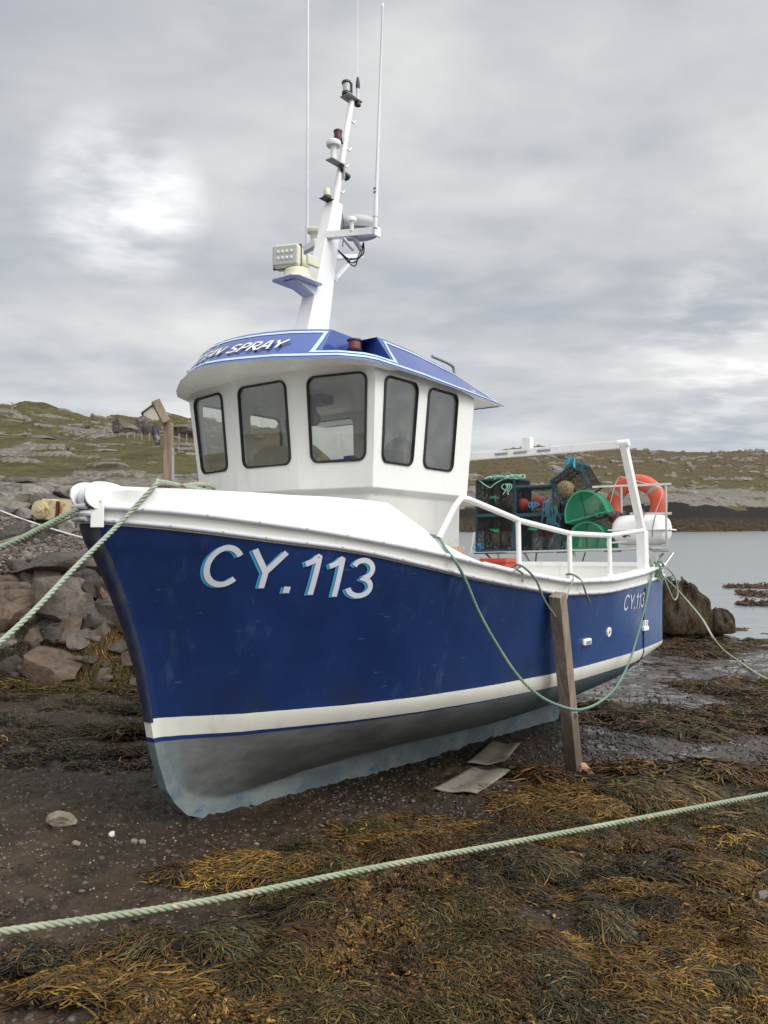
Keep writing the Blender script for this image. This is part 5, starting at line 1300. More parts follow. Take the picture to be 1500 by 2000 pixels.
def green_creel(o, label, rot, seed):
    root = on_boat('green_creel', o, label, 'creel', None, rot); W, L, R = .49, .40, .25; Ht = .31
    # half round section in the y-z plane, long axis x
    prof = [(W/2-math.cos(a)*W/2, math.sin(a)*Ht) for a in np.linspace(0, math.pi, 25)]
    m = MB()
    for x in (0, L): m.tube([(x, y, z) for y, z in prof], .013, 6); m.tube([(x, 0, 0), (x, W, 0)], .013, 6)
    m.tube([(0, 0, 0), (L, 0, 0)], .012, 6); m.tube([(0, W, 0), (L, W, 0)], .012, 6); 
    m.mesh('frame', M_NETG, root)
    m = MB(); m.tube([(L/2, y, z*1.01) for y, z in prof], .007, 6); m.tube([(0, W/2, 0), (0, W/2, Ht)], .006, 6); m.mesh('seam', M_NET, root)
    a, b = [], []
    # end faces: square mesh
    for x in (0, L):
        for k in range(-16, 34):
            for sgn in (1, -1):
                # line y = y0 + sgn*s, clip inside the half disc
                pts = []
                for s in np.linspace(-.1, .6, 141):
                    y = k*.034+(s if sgn > 0 else -s+.3); z = s*.95
                    if z >= 0 and 0 < y < W and ((y-W/2)/(W/2))**2+(z/Ht)**2 < 1: pts.append((x, y, z))
                if len(pts) > 2: a.append(pts[0]); b.append(pts[-1])
    V, Fq = multi_tubes(a, b, .0036, 4); link_mesh('end_net', np_mesh('end_net', V, Fq), M_NETG, root)
    a, b = [], []; n = 34
    pr = [(W/2-math.cos(t)*W/2, math.sin(t)*Ht) for t in np.linspace(0, math.pi, n+1)]
    for i in range(n):
        for j in range(22):
            x0, x1 = L*j/22, L*(j+1)/22; a += [(x0, *pr[i]), (x1, *pr[i])]; b += [(x1, *pr[i+1]), (x0, *pr[i+1])]
    V, Fq = multi_tubes(a, b, .0040, 4); link_mesh('cover_net', np_mesh('cover_net', V, Fq), M_NETG, root)
    return root
RX = lambda d: Matrix.Rotation(math.radians(d), 3, 'X')
RZ = lambda d: Matrix.Rotation(math.radians(d), 3, 'Z')
green_creel((XC+.0, -.16, ZR+.03), 'lower bright green half round creel on the stern rack', RZ(-6), 1)
green_creel((XC-.04, -.14, ZR+.335), 'upper bright green half round creel resting tilted on the lower one', RX(14) @ RZ(-6), 2)
buoy((XC+.20, .05, ZR+.12), .10, 'pale float inside the lower green creel', simple('pale_green_float', (.32, .36, .26), .6))
buoy((XC+.20, .08, ZR+.50), .10, 'pale float inside the upper green creel', simple('pale_green_float2', (.30, .32, .20), .6))
m = MB(); r_ = random.Random(5)
for k in range(14):
    c = (r_.uniform(0, .3), r_.uniform(0, .3), r_.uniform(-.02, .03)); rr_ = r_.uniform(.05, .10)
    m.tube([(c[0]+rr_*math.cos(t), c[1]+rr_*math.sin(t)*1.3, c[2]+.02*math.sin(3*t+k)) for t in np.linspace(0, 5.5, 14)], .006, 5)
q = on_boat('rope_heap', (XC+.05, .10, ZR+.42), 'heap of dark grey line between the two green creels and the white canister', 'rope'); m.mesh('rope', simple('grey_line', (.07, .08, .08), .8), q)
# life ring
def ring_():
    R_, r = .27, .095; root = on_boat('life_ring', (XR0+.43, .53, 1.50), 'orange life ring with grey bands hanging behind the stern rail', 'life ring')
    n, k = 64, 18; V = [( .78*r*math.cos(2*math.pi*j/k), (R_+r*math.sin(2*math.pi*j/k))*math.cos(2*math.pi*i/n), (R_+r*math.sin(2*math.pi*j/k))*math.sin(2*math.pi*i/n)) for i in range(n) for j in range(k)]
    me = np_mesh('ring', V, [(i*k+j, i*k+(j+1) % k, ((i+1) % n)*k+(j+1) % k, ((i+1) % n)*k+j) for i in range(n) for j in range(k)]); link_mesh('ring', me, simple('ring_orange', (.56, .085, .04), .5, var=.1, scale=3, dirt=(.45, .12, .07)), root)
    for a0 in (35, 140, 235, 310):
        V = [(.80*r*math.cos(2*math.pi*j/k), (R_+1.02*r*math.sin(2*math.pi*j/k))*math.cos(t), (R_+1.02*r*math.sin(2*math.pi*j/k))*math.sin(t)) for t in np.radians(np.linspace(a0, a0+9, 7)) for j in range(k)]
        link_mesh('reflective_band', np_mesh('reflective_band', V, grid_faces(7, k, True)), simple('band_grey', (.28, .28, .28), .4), root)
    m = MB()
    for a0 in (28, 118, 208, 298):
        pts = [(-.07-.02*math.sin(math.pi*t), (.375-.10*math.sin(math.pi*t))*math.cos(math.radians(a0+88*t)), (.375-.10*math.sin(math.pi*t))*math.sin(math.radians(a0+88*t))) for t in np.linspace(0, 1, 12)]; m.tube(pts, .005, 6)
    m.mesh('grab_line', simple('line_pale', (.55, .50, .46), .8), root)
ring_()
# liferaft canister
root = on_boat('liferaft_canister', (XR0+.22, .67, 1.205), 'white liferaft canister lying on the port end of the stern rack', 'liferaft')
for s, zc in ((1, .004), (-1, -.004)):
    m = MB(); prof = [(-.315, .02), (-.308, .08), (-.29, .125), (-.25, .158), (-.19, .17), (.19, .17), (.25, .158), (.29, .125), (.308, .08), (.315, .02)]
    V = [(max(-1, 1)*r*math.cos(a)*1.25, y, s*r*math.sin(a)*1.0+zc*.5) for y, r in prof for a in np.linspace(0, math.pi, 19)]
    link_mesh('shell', np_mesh('shell', V, grid_faces(len(prof), 19)), M_WPAINT, root)
m = MB(); L = [(math.copysign(.225, a)*1, 0, 0) for a in (1, -1)]
m.poly_prism([(-.19, -.33, -.008), (.19, -.33, -.008), (.232, -.27, -.008), (.232, .27, -.008), (.19, .33, -.008), (-.19, .33, -.008), (-.232, .27, -.008), (-.232, -.27, -.008)], (0, 0, .016)); m.mesh('seam_flange', M_WPAINT, root, .003)
m = MB(); m.lathe((-.215, -.12, -.055), (-1, 0, 0), [(0, .032), (.018, .030), (.02, .02)], 18); m.tube([(-.235, -.12, -.055), (-.25, -.04, -.075)], .005, 6); m.mesh('painter_plug', M_DARK, root)
m = MB(); 
for y in (.06, .20):
    m.tube([(.225*math.cos(a)*1.02, y+.01*math.sin(3*a), .182*math.sin(a)) for a in np.linspace(-.3, 3.6, 18)], .006, 6)
m.mesh('lashing', simple('grey_lashing', (.20, .21, .22), .8), root)
m = MB(); r_ = random.Random(2)
for k in range(5): m.tube(catmull([(0, 0, .02), (-.02, .03-.02*k, .05), (-.03, .03*k-.05, -.02), (-.02, .01*k, -.10-.05*k), (0, .02+.03*k, -.25-.05*k)], 6), .006, 6)
q = on_boat('lashing_line', (XR0-.02, .72, 1.42), 'dark grey line knotted round the middle stern rail above the canister', 'rope'); m.mesh('line', simple('grey_line2', (.12, .14, .15), .8), q)
# cockpit things
root = on_boat('fish_box', inv(977, 1094, 1, .5), 'orange plastic box with a rim standing on deck behind the wheelhouse', 'box'); om = simple('orange_plastic', (.55, .07, .03), .4)
m = MB(); m.hexa([(-.09, -.09, -.30), (.09, -.09, -.30), (.09, .09, -.30), (-.09, .09, -.30), (-.11, -.11, 0), (.11, -.11, 0), (.11, .11, 0), (-.11, .11, 0)]); m.mesh('body', om, root, .01)
m = MB(); 
for a, s in (((-.12, 0, .0), (.02, .26, .03)), ((.12, 0, 0), (.02, .26, .03)), ((0, .12, 0), (.22, .02, .03)), ((0, -.12, 0), (.22, .02, .03))): m.box(a, s)
m.mesh('rim', om, root)
M_WOOD = None
def mat_wood(name, a, b_, dark, scale=1, axis=2, wet=True):
    m, nt, b = newmat(name); n = NT(nt); o = n.tc(); sc = [9*scale]*3; sc[axis] = .7*scale
    g = n.noise(n.map(o, tuple(sc)), 3, 7, .7, .6); f = n.noise(o, 3, 5, .6)
    c = n.mix(n.mr(g, .35, .65), a, b_); c = n.mix(n.mr(f, .5, .75, 0, .7), c, dark)
    if wet: c = n.mix(n.mr(n.math('ADD', n.sepz(o, 2), n.math('MULTIPLY', n.math('SUBTRACT', f, .5), .8)), .75, .15, 0, .75), c, dark)
    n._in(b.inputs['Base Color'], c); b.inputs['Roughness'].default_value = .8; n._in(b.inputs['Normal'], n.bump(g, .5, .008)); return m
M_LEG = mat_wood('prop_timber', (.17, .13, .095), (.30, .245, .185), (.055, .038, .027))
M_FRESH = mat_wood('fresh_wood', (.32, .19, .11), (.46, .30, .19), (.16, .08, .045), wet=False)
def prop(name, xb, y0, y1, ztop_, label, w=.13, d=.075, foot=True, lean=0):
    a = bw(xb, y1, ztop_); c = bw(xb+lean, y0, -.8); z = float(ground_z(np.array([c.x]), np.array([c.y]))[0]); t = (z-a.z-.03)/(c.z-a.z); c = a.lerp(c, t)
    root = empty(name, c); tag(root, label, 'timber prop'); root.rotation_euler = (0, 0, 0)
    up = (a-c); dn = RB @ Vector((1, 0, 0)); side = RB @ Vector((0, 1, 0))
    m = MB(); m.beam((0, 0, 0), up, d, w, tuple(dn), d*.95, w*.92); o = m.mesh('post', M_LEG, root, .004)
    return root, up, dn, side
r_, up, dn, side = prop('timber_prop', 2.70, 1.16, 1.29, .64, 'thick grey timber leg propping up the near side of the blue hull', lean=.56, w=.115, d=.10)
m = MB(); m.hexa([Vector(v) for v in ((-.05, -.12, -.01), (.20, -.14, -.03), (.20, .0, -.03), (-.05, .0, -.01), (.03, -.11, .12), (.075, -.12, .12), (.075, -.03, .13), (.03, -.03, .13))]); m.mesh('foot_wedge', M_FRESH, r_, .004)
m = MB(); m.beam(side*.055+up*.35, side*.055+up*.36+up*.02, .03, .03); m.mesh('bolt', M_GALV, r_)
r2, up2, dn2, side2 = prop('timber_prop', 3.9, -1.42, -1.34, 1.02, 'timber leg on the far side of the boat, its brown head showing above the gunwale', w=.16, d=.10)
# block of wood by the rail
b = on_boat('wood_block', inv(878, 1074, 1, .93), 'short brown wooden block lying on the side deck behind the wheelhouse', 'wood'); m = MB(); m.box((.05, 0, 0), (.17, .06, .045), Matrix.Rotation(math.radians(6), 3, 'Z')); m.mesh('block', M_FRESH, b, .004)
# mooring post on the quarter
p = inv(1281, 1115, 1, .97); b_ = MB(); b_.lathe((p.x, .97, .78), (0, 0, 1), [(0, .022), (.10, .022), (.105, .035), (.125, .035)], 14); b_.mesh('mooring_post', M_STEEL, boat)
m = MB(); q0 = inv(922, 1062, 1, .2); q1 = inv(932, 1038, 1, .2); m.tube([inv(918, 1082, 1, .2), inv(926, 1040, 1, .2)], .010, 8); m.mesh('pot_hauler_bar', M_ALU, boat)

# ---------------------------------------------------------------- ropes
def mat_rope(name, base, alt, fleck=None):
    m, nt, b = newmat(name); n = NT(nt); o = n.pos(); f = n.noise(o, 90, 3, .6); g = n.noise(o, 7, 4)
    c = n.mix(n.mr(f, .3, .7), base, tuple(x*1.35 for x in base)); c = n.mix(n.mr(g, .45, .7), c, alt)
    if fleck: c = n.mix(n.mr(n.noise(n.map(o, (1, 1, 1), (5, 1, 2)), 26, 2), .66, .72, 0, .75), c, fleck)
    n._in(b.inputs['Base Color'], c); b.inputs['Roughness'].default_value = .75; n._in(b.inputs['Normal'], n.bump(n.noise(o, 400, 2), .4, .002)); return m
RP_G = mat_rope('rope_green', (.19, .225, .15), (.30, .32, .22), (.62, .33, .20)); RP_M = mat_rope('rope_mint', (.25, .295, .225), (.34, .38, .29)); RP_T = mat_rope('rope_teal', (.11, .20, .145), (.22, .27, .18)); RP_B = mat_rope('rope_brown', (.16, .12, .085), (.24, .19, .14)); RP_W = mat_rope('rope_white', (.55, .56, .54), (.42, .43, .42)); RP_O = mat_rope('rope_olive', (.12, .14, .10), (.2, .22, .16)); RP_Y = mat_rope('rope_pale', (.28, .33, .23), (.36, .38, .29)); RP_D = mat_rope('rope_dull_green', (.14, .18, .125), (.24, .28, .20))
def twisted(path, r, pitch=None, strands=3, sides=7, per=10, step=None):
    pitch = pitch or r*7; P = resample(path, step or pitch/per); k = len(P)
    t = np.gradient(P, axis=0); t /= np.linalg.norm(t, axis=1, keepdims=True)+1e-9
    u = np.zeros_like(t); u[0] = np.cross(t[0], [0.12, .1, .98]); u[0] /= np.linalg.norm(u[0])
    for i in range(1, k): u[i] = u[i-1]-t[i]*(u[i-1]@t[i]); u[i] /= np.linalg.norm(u[i])
    w = np.cross(t, u); s = np.r_[0, np.cumsum(np.linalg.norm(np.diff(P, axis=0), axis=1))]; V = []; Fs = []; b = 0
    for q in range(strands):
        a = 2*math.pi*(s/pitch+q/strands); C = P+(u*np.cos(a)[:, None]+w*np.sin(a)[:, None])*r*.52
        tt = np.gradient(C, axis=0); tt /= np.linalg.norm(tt, axis=1, keepdims=True); rad = P-C; rad -= tt*(rad*tt).sum(1, keepdims=True); rad /= np.linalg.norm(rad, axis=1, keepdims=True)+1e-9; bn = np.cross(tt, rad)
        th = np.arange(sides)*2*math.pi/sides; ring = C[:, None]+(rad[:, None]*np.cos(th)[None, :, None]+bn[:, None]*np.sin(th)[None, :, None])*r*.56
        V.append(ring.reshape(-1, 3)); Fs.append(grid_faces(k, sides, True)+b); b += k*sides
    return np.concatenate(V), np.concatenate(Fs)
def rope(name, pts, r, mat, label, group=None, n=10, cat='rope', **kw):
    path = catmull(pts, n); V, Fq = twisted(path, r, **kw); o = link_mesh(name, np_mesh(name, V, Fq), mat); return tag(o, label, cat, group)
def mid(a, b, t, sag=0): p = a.lerp(b, t); p.z -= sag*4*t*(1-t); return p
a = at(-260, 1861, 1.85); b = at(1800, 1498, 4.6)
p0, p1 = at(0, 1820, 2.12), at(1500, 1551, 3.72)
rope('foreground_rope', [a, p0, at(390, 1762, 2.42), at(735, 1694, 2.74), at(1120, 1623, 3.16), p1, b], .0098, RP_G, 'thick green twisted rope stretched across the whole foreground above the seaweed', per=14, sides=10)
b0 = bw(-.02, -.15, 1.36)
rope('bow_rope', [bw(.30, -.05, 1.345), bw(.10, .12, 1.35), bw(-.10, .20, 1.352), bw(-.185, .285, 1.325), at(240, 1016, 4.42), at(150, 1105, 4.1), at(0, 1254, 3.62), at(-330, 1500, 2.9)], .0130, RP_M, 'pale green rope coming over the bow and running down to the left edge', per=12)
rope('mooring_rope', [at(178, 984, 4.55), at(156, 992, 4.45), at(80, 1031, 4.1), at(0, 1069, 3.75), at(-400, 1225, 2.9)], .0145, RP_D, 'thick dull green rope running from the bow roller to the left edge', per=12)
rope('mooring_rope', [at(178, 990, 4.58), at(158, 1003, 4.47), at(80, 1036, 4.2), at(0, 1060, 3.9), at(-400, 1190, 3.1)], .007, RP_B, 'thin brown rope running just beside the thick dull green one at the bow roller', per=9)
rope('white_line', [at(-150, 933, 8.6), at(0, 997, 7.4), at(80, 1026, 6.8), at(160, 1050, 6.2), at(260, 1075, 5.7)], .008, RP_W, 'thin white line slanting down behind the bow on the left', per=8, sides=5)
hp = lambda px, py, y: bw(*inv(px, py, 1, y))
rope('hanging_rope', [bw(1.30, .80, 1.03), hp(845, 1046, .97), hp(872, 1074, 1.10), hp(893, 1102, 1.17), hp(912, 1140, 1.19), hp(935, 1195, 1.215), hp(968, 1255, 1.27), hp(1010, 1318, 1.36), hp(1055, 1360, 1.50), hp(1100, 1381, 1.57), hp(1135, 1386, 1.55), hp(1172, 1371, 1.46), hp(1205, 1340, 1.36), hp(1232, 1285, 1.28), hp(1252, 1215, 1.22), hp(1266, 1155, 1.20), hp(1274, 1118, 1.12), hp(1276, 1108, 1.02)], .0105, RP_T, 'long green rope hanging in a deep loop along the near side of the hull', per=9)
g1 = gp(1408, 1286); g1.z += .02
rope('stern_rope', [hp(1278, 1110, 1.0), hp(1292, 1122, 1.08), at(1330, 1160, 9.3), at(1370, 1207, 9.0), at(1405, 1262, 8.75), gp(1440, 1300)+Vector((0, 0, .09)), gp(1500, 1338)+Vector((0, 0, .08)), gp(1720, 1440)+Vector((0, 0, .06))], .011, RP_Y, 'pale green rope running from the port quarter down to the right edge', per=8)
m = MB(); r_ = random.Random(4)
q = on_boat('stern_knot', tuple(inv(1268, 1112, 1, 1.02)-Vector((.2, .04, -.01))), 'tangled green mooring rope made fast round the gantry foot at the stern', 'rope')
V_, F_ = [], []; base = 0
for k in range(13):
    t0 = r_.uniform(0, 6.28); x0 = r_.uniform(-.25, .32)
    if k < 7: pts = [(-.10+.01*k, .02+.01*k, .0+.008*k), (.02, .06+.008*k, .04+.010*k), (.15, .07, .03+.008*k), (.28, .10, -.01*k)]
    else:
        c = Vector((.26+r_.uniform(-.08, .08), .10, -.02+r_.uniform(-.04, .04))); pts = [c+Vector((.07*math.cos(t0+j), .03*math.sin(2*j), .075*math.sin(t0+j))) for j in (0, 1.2, 2.4, 3.6, 4.8, 6)]
    V, Fq = twisted(catmull(pts, 6), .009, per=8, sides=5); V_.append(V); F_.append(Fq+base); base += len(V)
link_mesh('rope', np_mesh('rope', np.concatenate(V_), np.concatenate(F_)), RP_T, q)
m = MB(); pts = [(.30, .10, 0), (.46, .14, .0), (.60, .18, -.12), (.60, .2, -.28), (.48, .2, -.33), (.38, .18, -.22), (.34, .14, -.08)]
V, Fq = twisted(catmull(pts, 8), .009, per=8, sides=5); link_mesh('loop', np_mesh('loop', V, Fq), RP_M, q)
# coil on the foredeck
q = on_boat('rope_coil', (.30, .0, 1.300), 'coil of pale green and brown rope heaped on the foredeck in front of the wheelhouse', 'rope')
V_, F_ = [], []; base = 0; r_ = random.Random(9)
for k in range(6):
    R_ = .09+r_.uniform(-.02, .02); cx_, cy_ = r_.uniform(-.03, .05), r_.uniform(-.03, .03)
    pts = [(cx_+R_*math.cos(t)*1.1, cy_+R_*math.sin(t)*1.5, .015+.010*k+.008*math.sin(2*t+k)) for t in np.linspace(0, 5.9, 11)]; V, Fq = twisted(catmull(pts, 5), .013, per=8, sides=6); V_.append(V); F_.append(Fq+base); base += len(V)
link_mesh('rope', np_mesh('rope', np.concatenate(V_), np.concatenate(F_)), RP_M, q)
V_, F_ = [], []; base = 0
for k in range(5):
    R_ = .07+r_.uniform(-.02, .02); pts = [(-.20+R_*math.cos(t)*1.5, .05+R_*math.sin(t), .0+.012*k+.01*math.sin(2*t+k)) for t in np.linspace(0, 5.9, 11)]; V, Fq = twisted(catmull(pts, 5), .009, per=8, sides=5); V_.append(V); F_.append(Fq+base); base += len(V)
link_mesh('brown_rope', np_mesh('brown_rope', np.concatenate(V_), np.concatenate(F_)), RP_B, q)
# lashings over the gunwale at the prop
rope('prop_lashing', [hp(1000, 1108, 1.12), hp(1012, 1103, 1.20), hp(1028, 1112, 1.27), hp(1048, 1135, 1.31), hp(1062, 1170, 1.34), hp(1084, 1204, 1.36)], .0085, RP_O, 'dark rope from the first rail stanchion to the head of the timber leg', per=8, sides=5)
rope('prop_lashing', [hp(1016, 1107, 1.18), hp(1010, 1112, 1.26), hp(1022, 1122, 1.30), hp(1020, 1136, 1.31)], .0085, RP_O, 'short frayed end of dark rope at the first rail stanchion', per=8, sides=5)
rope('prop_lashing', [hp(1106, 1122, 1.12), hp(1118, 1122, 1.22), hp(1135, 1134, 1.29), hp(1144, 1158, 1.30), hp(1152, 1178, 1.30)], .0085, RP_O, 'loose dark rope end hanging below the middle rail stanchion', per=8, sides=5)
rope('prop_lashing', [hp(1116, 1120, 1.16), hp(1120, 1130, 1.29), hp(1112, 1150, 1.31), hp(1104, 1178, 1.33)], .006, RP_M, 'thin pale cord from the middle rail stanchion down behind the timber leg', per=8, sides=5)

# ---------------------------------------------------------------- boards, post, winch, shore bits
def sheet(name, pix, label, seed, thick=.012, col=(.13, .115, .088)):
    P = [gp(*p) for p in pix]; cen = sum(P, Vector())/len(P); n = 14; V = []
    for i in range(n+1):
        for j in range(n+1):
            s, t = i/n, j/n; p = (P[0].lerp(P[1], s)).lerp(P[3].lerp(P[2], s), t); h = .01+.018*math.sin(3.1*t+seed)*s+.010*math.sin(7*s+seed); V.append((p.x-cen.x, p.y-cen.y, float(ground_z(np.array([p.x]), np.array([p.y]))[0])-cen.z+h+.02))
    me = np_mesh(name, V, grid_faces(n+1, n+1)); o = link_mesh(name, me, simple('old_conveyor_sheet', col, .8, var=.25, scale=5, bump=.5, bscale=30, dirt=(.05, .042, .034), dscale=4, dth=(.5, .65))); o.location = cen
    sd_ = o.modifiers.new('solid', 'SOLIDIFY'); sd_.thickness = thick; return tag(o, label, 'sheet')
sheet('worn_sheet', [(958, 1458), (1016, 1466), (986, 1494), (912, 1501)], 'stiff worn grey sheet lying under the hull, the one farther from the camera', 1.0)
sheet('worn_sheet', [(922, 1509), (996, 1517), (930, 1556), (848, 1552)], 'stiff worn grey sheet lying on the mud nearest the camera', 2.4, col=(.19, .17, .135))
D = 7.6; c = at(329, 948, D); c.z -= .8
root = empty('wooden_post', c); tag(root, 'grey wooden post with a slanting arm standing behind the bow', 'post'); WP = mat_wood('post_wood', (.22, .17, .12), (.34, .27, .19), (.12, .085, .06), wet=False)
h = (948-826)/F*D+.8; m = MB(); m.box((0, 0, h/2), (.072, .09, h)); m.mesh('upright', WP, root, .004)
m = MB(); m.beam((.0, -.085, h+.0), (-.088, -.12, h+.19), .078, .072); m.mesh('arm', WP, root, .004)
m = MB(); m.box((.045, -.02, h-.38), (.014, .05, .3)); m.mesh('splint', M_ALU, root)
c2 = at(311, 850, D-.1); root = empty('hanging_fender', c2); tag(root, 'scuffed dark blue fender hanging from the arm of the wooden post', 'fender')
m = MB(); pr = [(math.sin(t)*.05*(1 if t < 2.2 else .8)+.01, .13-.26*t/math.pi) for t in np.linspace(0, math.pi, 12)]
m.lathe((0, 0, -.12), (-.25, 0, 1), [(.03, .008), (.05, .022), (.09, .030), (.14, .032), (.18, .028), (.205, .014), (.215, .008)], 18); m.mesh('body', simple('fender_blue', (.012, .018, .04), .5, dirt=(.30, .28, .25), dscale=7, dth=(.5, .62)), root)
m = MB(); m.tube(catmull([(.02, 0, .12), (.035, 0, .16), (.005, 0, .20), (-.01, 0, .235)], 5), .008, 6); m.mesh('cord', M_RUBBER, root)
# rusty cream winch on the rocks
D = 12.0; c = at(92, 995, D); root = empty('old_winch', c); root.rotation_euler = (0, math.radians(4), math.radians(-14)); tag(root, 'rusty cream winch box with round drum end on the rocks left of the bow', 'winch')
CR = simple('cream_rust_paint', (.50, .45, .26), .7, var=.2, scale=6, dirt=(.22, .09, .035), dscale=6, dth=(.48, .66)); RU = simple('rust', (.13, .045, .022), .9, var=.4, scale=9, bump=.6)
w = .44; hh = .30
m = MB(); m.box((.03, .10, 0), (.22, .26, hh)); bx_ = m.mesh('housing', CR, root, .012)
m = MB(); m.box((.16, .12, 0), (.04, .24, hh*.86)); m.box((.19, .12, 0), (.10, .20, .20)); m.mesh('rusty_recess', RU, root)
m = MB(); m.box((.235, .10, 0), (.016, .26, hh+.02)); m.mesh('end_plate', CR, root)
m = MB(); m.lathe((-.08, -.03, -.01), (0, -1, 0), [(0, .135), (.03, .135), (.032, .116), (.042, .116), (.044, .085), (.055, .082), (.057, .045), (.07, .042), (.072, .02)], 26); m.mesh('drum_end', CR, root)
m = MB(); m.tube([(-.26, .0, .0), (-.12, .0, .01)], .02, 8); m.mesh('shaft', RU, root)

# ---------------------------------------------------------------- seaweed, stones
def weed_mesh(clumps, seed, mode='strand'):
    """clumps: (x, y, radius, height, n, length, flow angle, spread, colour, width)"""
    r = np.random.default_rng(seed); Vs, Fs, Cs = [], [], []; base = 0
    for (cx, cy, R_, hgt, n, Ln, ang, spread, col, wd, seg) in clumps:
        a = r.uniform(0, 2*np.pi, n); rad = R_*np.sqrt(r.random(n)); sx = cx+rad*np.cos(a); sy = cy+rad*np.sin(a)*.8
        dirn = ang+r.normal(0, spread, n) if spread < 2 else np.arctan2(sy-cy, sx-cx)+r.normal(0, .5, n)
        L = Ln*r.uniform(.5, 1.25, n); k = seg+1; t = np.linspace(0, 1, k)[None]
        curl = r.normal(0, 2.1, n)[:, None]; th = dirn[:, None]+curl*(t-.3)*1.1+.35*np.sin(t*r.uniform(3, 9, n)[:, None]+r.uniform(0, 6, n)[:, None])
        st = (L/seg)[:, None]; x = sx[:, None]+np.cumsum(np.cos(th)*st, 1)-np.cos(th[:, :1])*st; y = sy[:, None]+np.cumsum(np.sin(th)*st, 1)-np.sin(th[:, :1])*st
        d = np.hypot(x-cx, y-cy)/(R_*1.25); dome = hgt*np.clip(1-d**2, 0, 1)
        z = surf(x.ravel(), y.ravel()).reshape(x.shape)+dome+(r.random(n)[:, None]**1.5)*(.010+.16*hgt)+.006+np.abs(.010*np.sin(t*r.uniform(4, 10, n)[:, None]+a[:, None]))
        P = np.stack([x, y, z], -1); T = np.gradient(P, axis=1); T /= np.linalg.norm(T, axis=2, keepdims=True)+1e-9
        U = np.cross(T, [0, 0, 1.]); U /= np.linalg.norm(U, axis=2, keepdims=True)+1e-9; W = np.cross(U, T)
        bl = 1+1.3*(np.sin(t*L[:, None]/.030*2*np.pi*.5+a[:, None]*5) > .55)*(t > .15)*(t < .97)
        w = wd*r.uniform(.7, 1.3, n)[:, None]*bl*(1-.55*t**2)
        th3 = np.array([0, 2.094, 4.189]); ring = P[:, :, None]+(U[:, :, None]*np.cos(th3)[None, None, :, None]*1.15+W[:, :, None]*np.sin(th3)[None, None, :, None]*.75)*w[:, :, None, None]
        Vs.append(ring.reshape(-1, 3)); i = np.arange(n)[:, None, None]*k*3; g = grid_faces(k, 3, True)[None]; Fs.append((i+g).reshape(-1, 4)+base); base += n*k*3
        alt = np.array([OCH, OLV, RED, GRY])[r.integers(4, size=n)]; sel = (r.random(n) < .38)[:, None]; cc = np.where(sel, alt, np.array(col)[None])
        c = cc[:, None]*np.exp(r.normal(0, .45, n))[:, None, None]*(.75+.65*t[..., None])*np.ones((n, k, 1)); tip = np.array([1.25, 1.05, .7])[None, None]*c
        c = c*(1-t[..., None]*.5)+tip*t[..., None]*.5
        Cs.append(np.repeat(c[:, :, None], 3, 2).reshape(-1, 3))
    return np.concatenate(Vs), np.concatenate(Fs), np.clip(np.concatenate(Cs), 0, .6)
def mat_weed():
    m, nt, b = newmat('seaweed'); n = NT(nt); c = n.attr('col'); n._in(b.inputs['Base Color'], c); b.inputs['Roughness'].default_value = .42; b.inputs['Specular IOR Level'].default_value = .22
    return m
M_WEED = mat_weed()
OCH = (.100, .059, .015); OLV = (.048, .039, .014); DRK = (.018, .017, .010); RED = (.052, .028, .012); GRY = (.040, .037, .020); YEL = (.155, .094, .023)
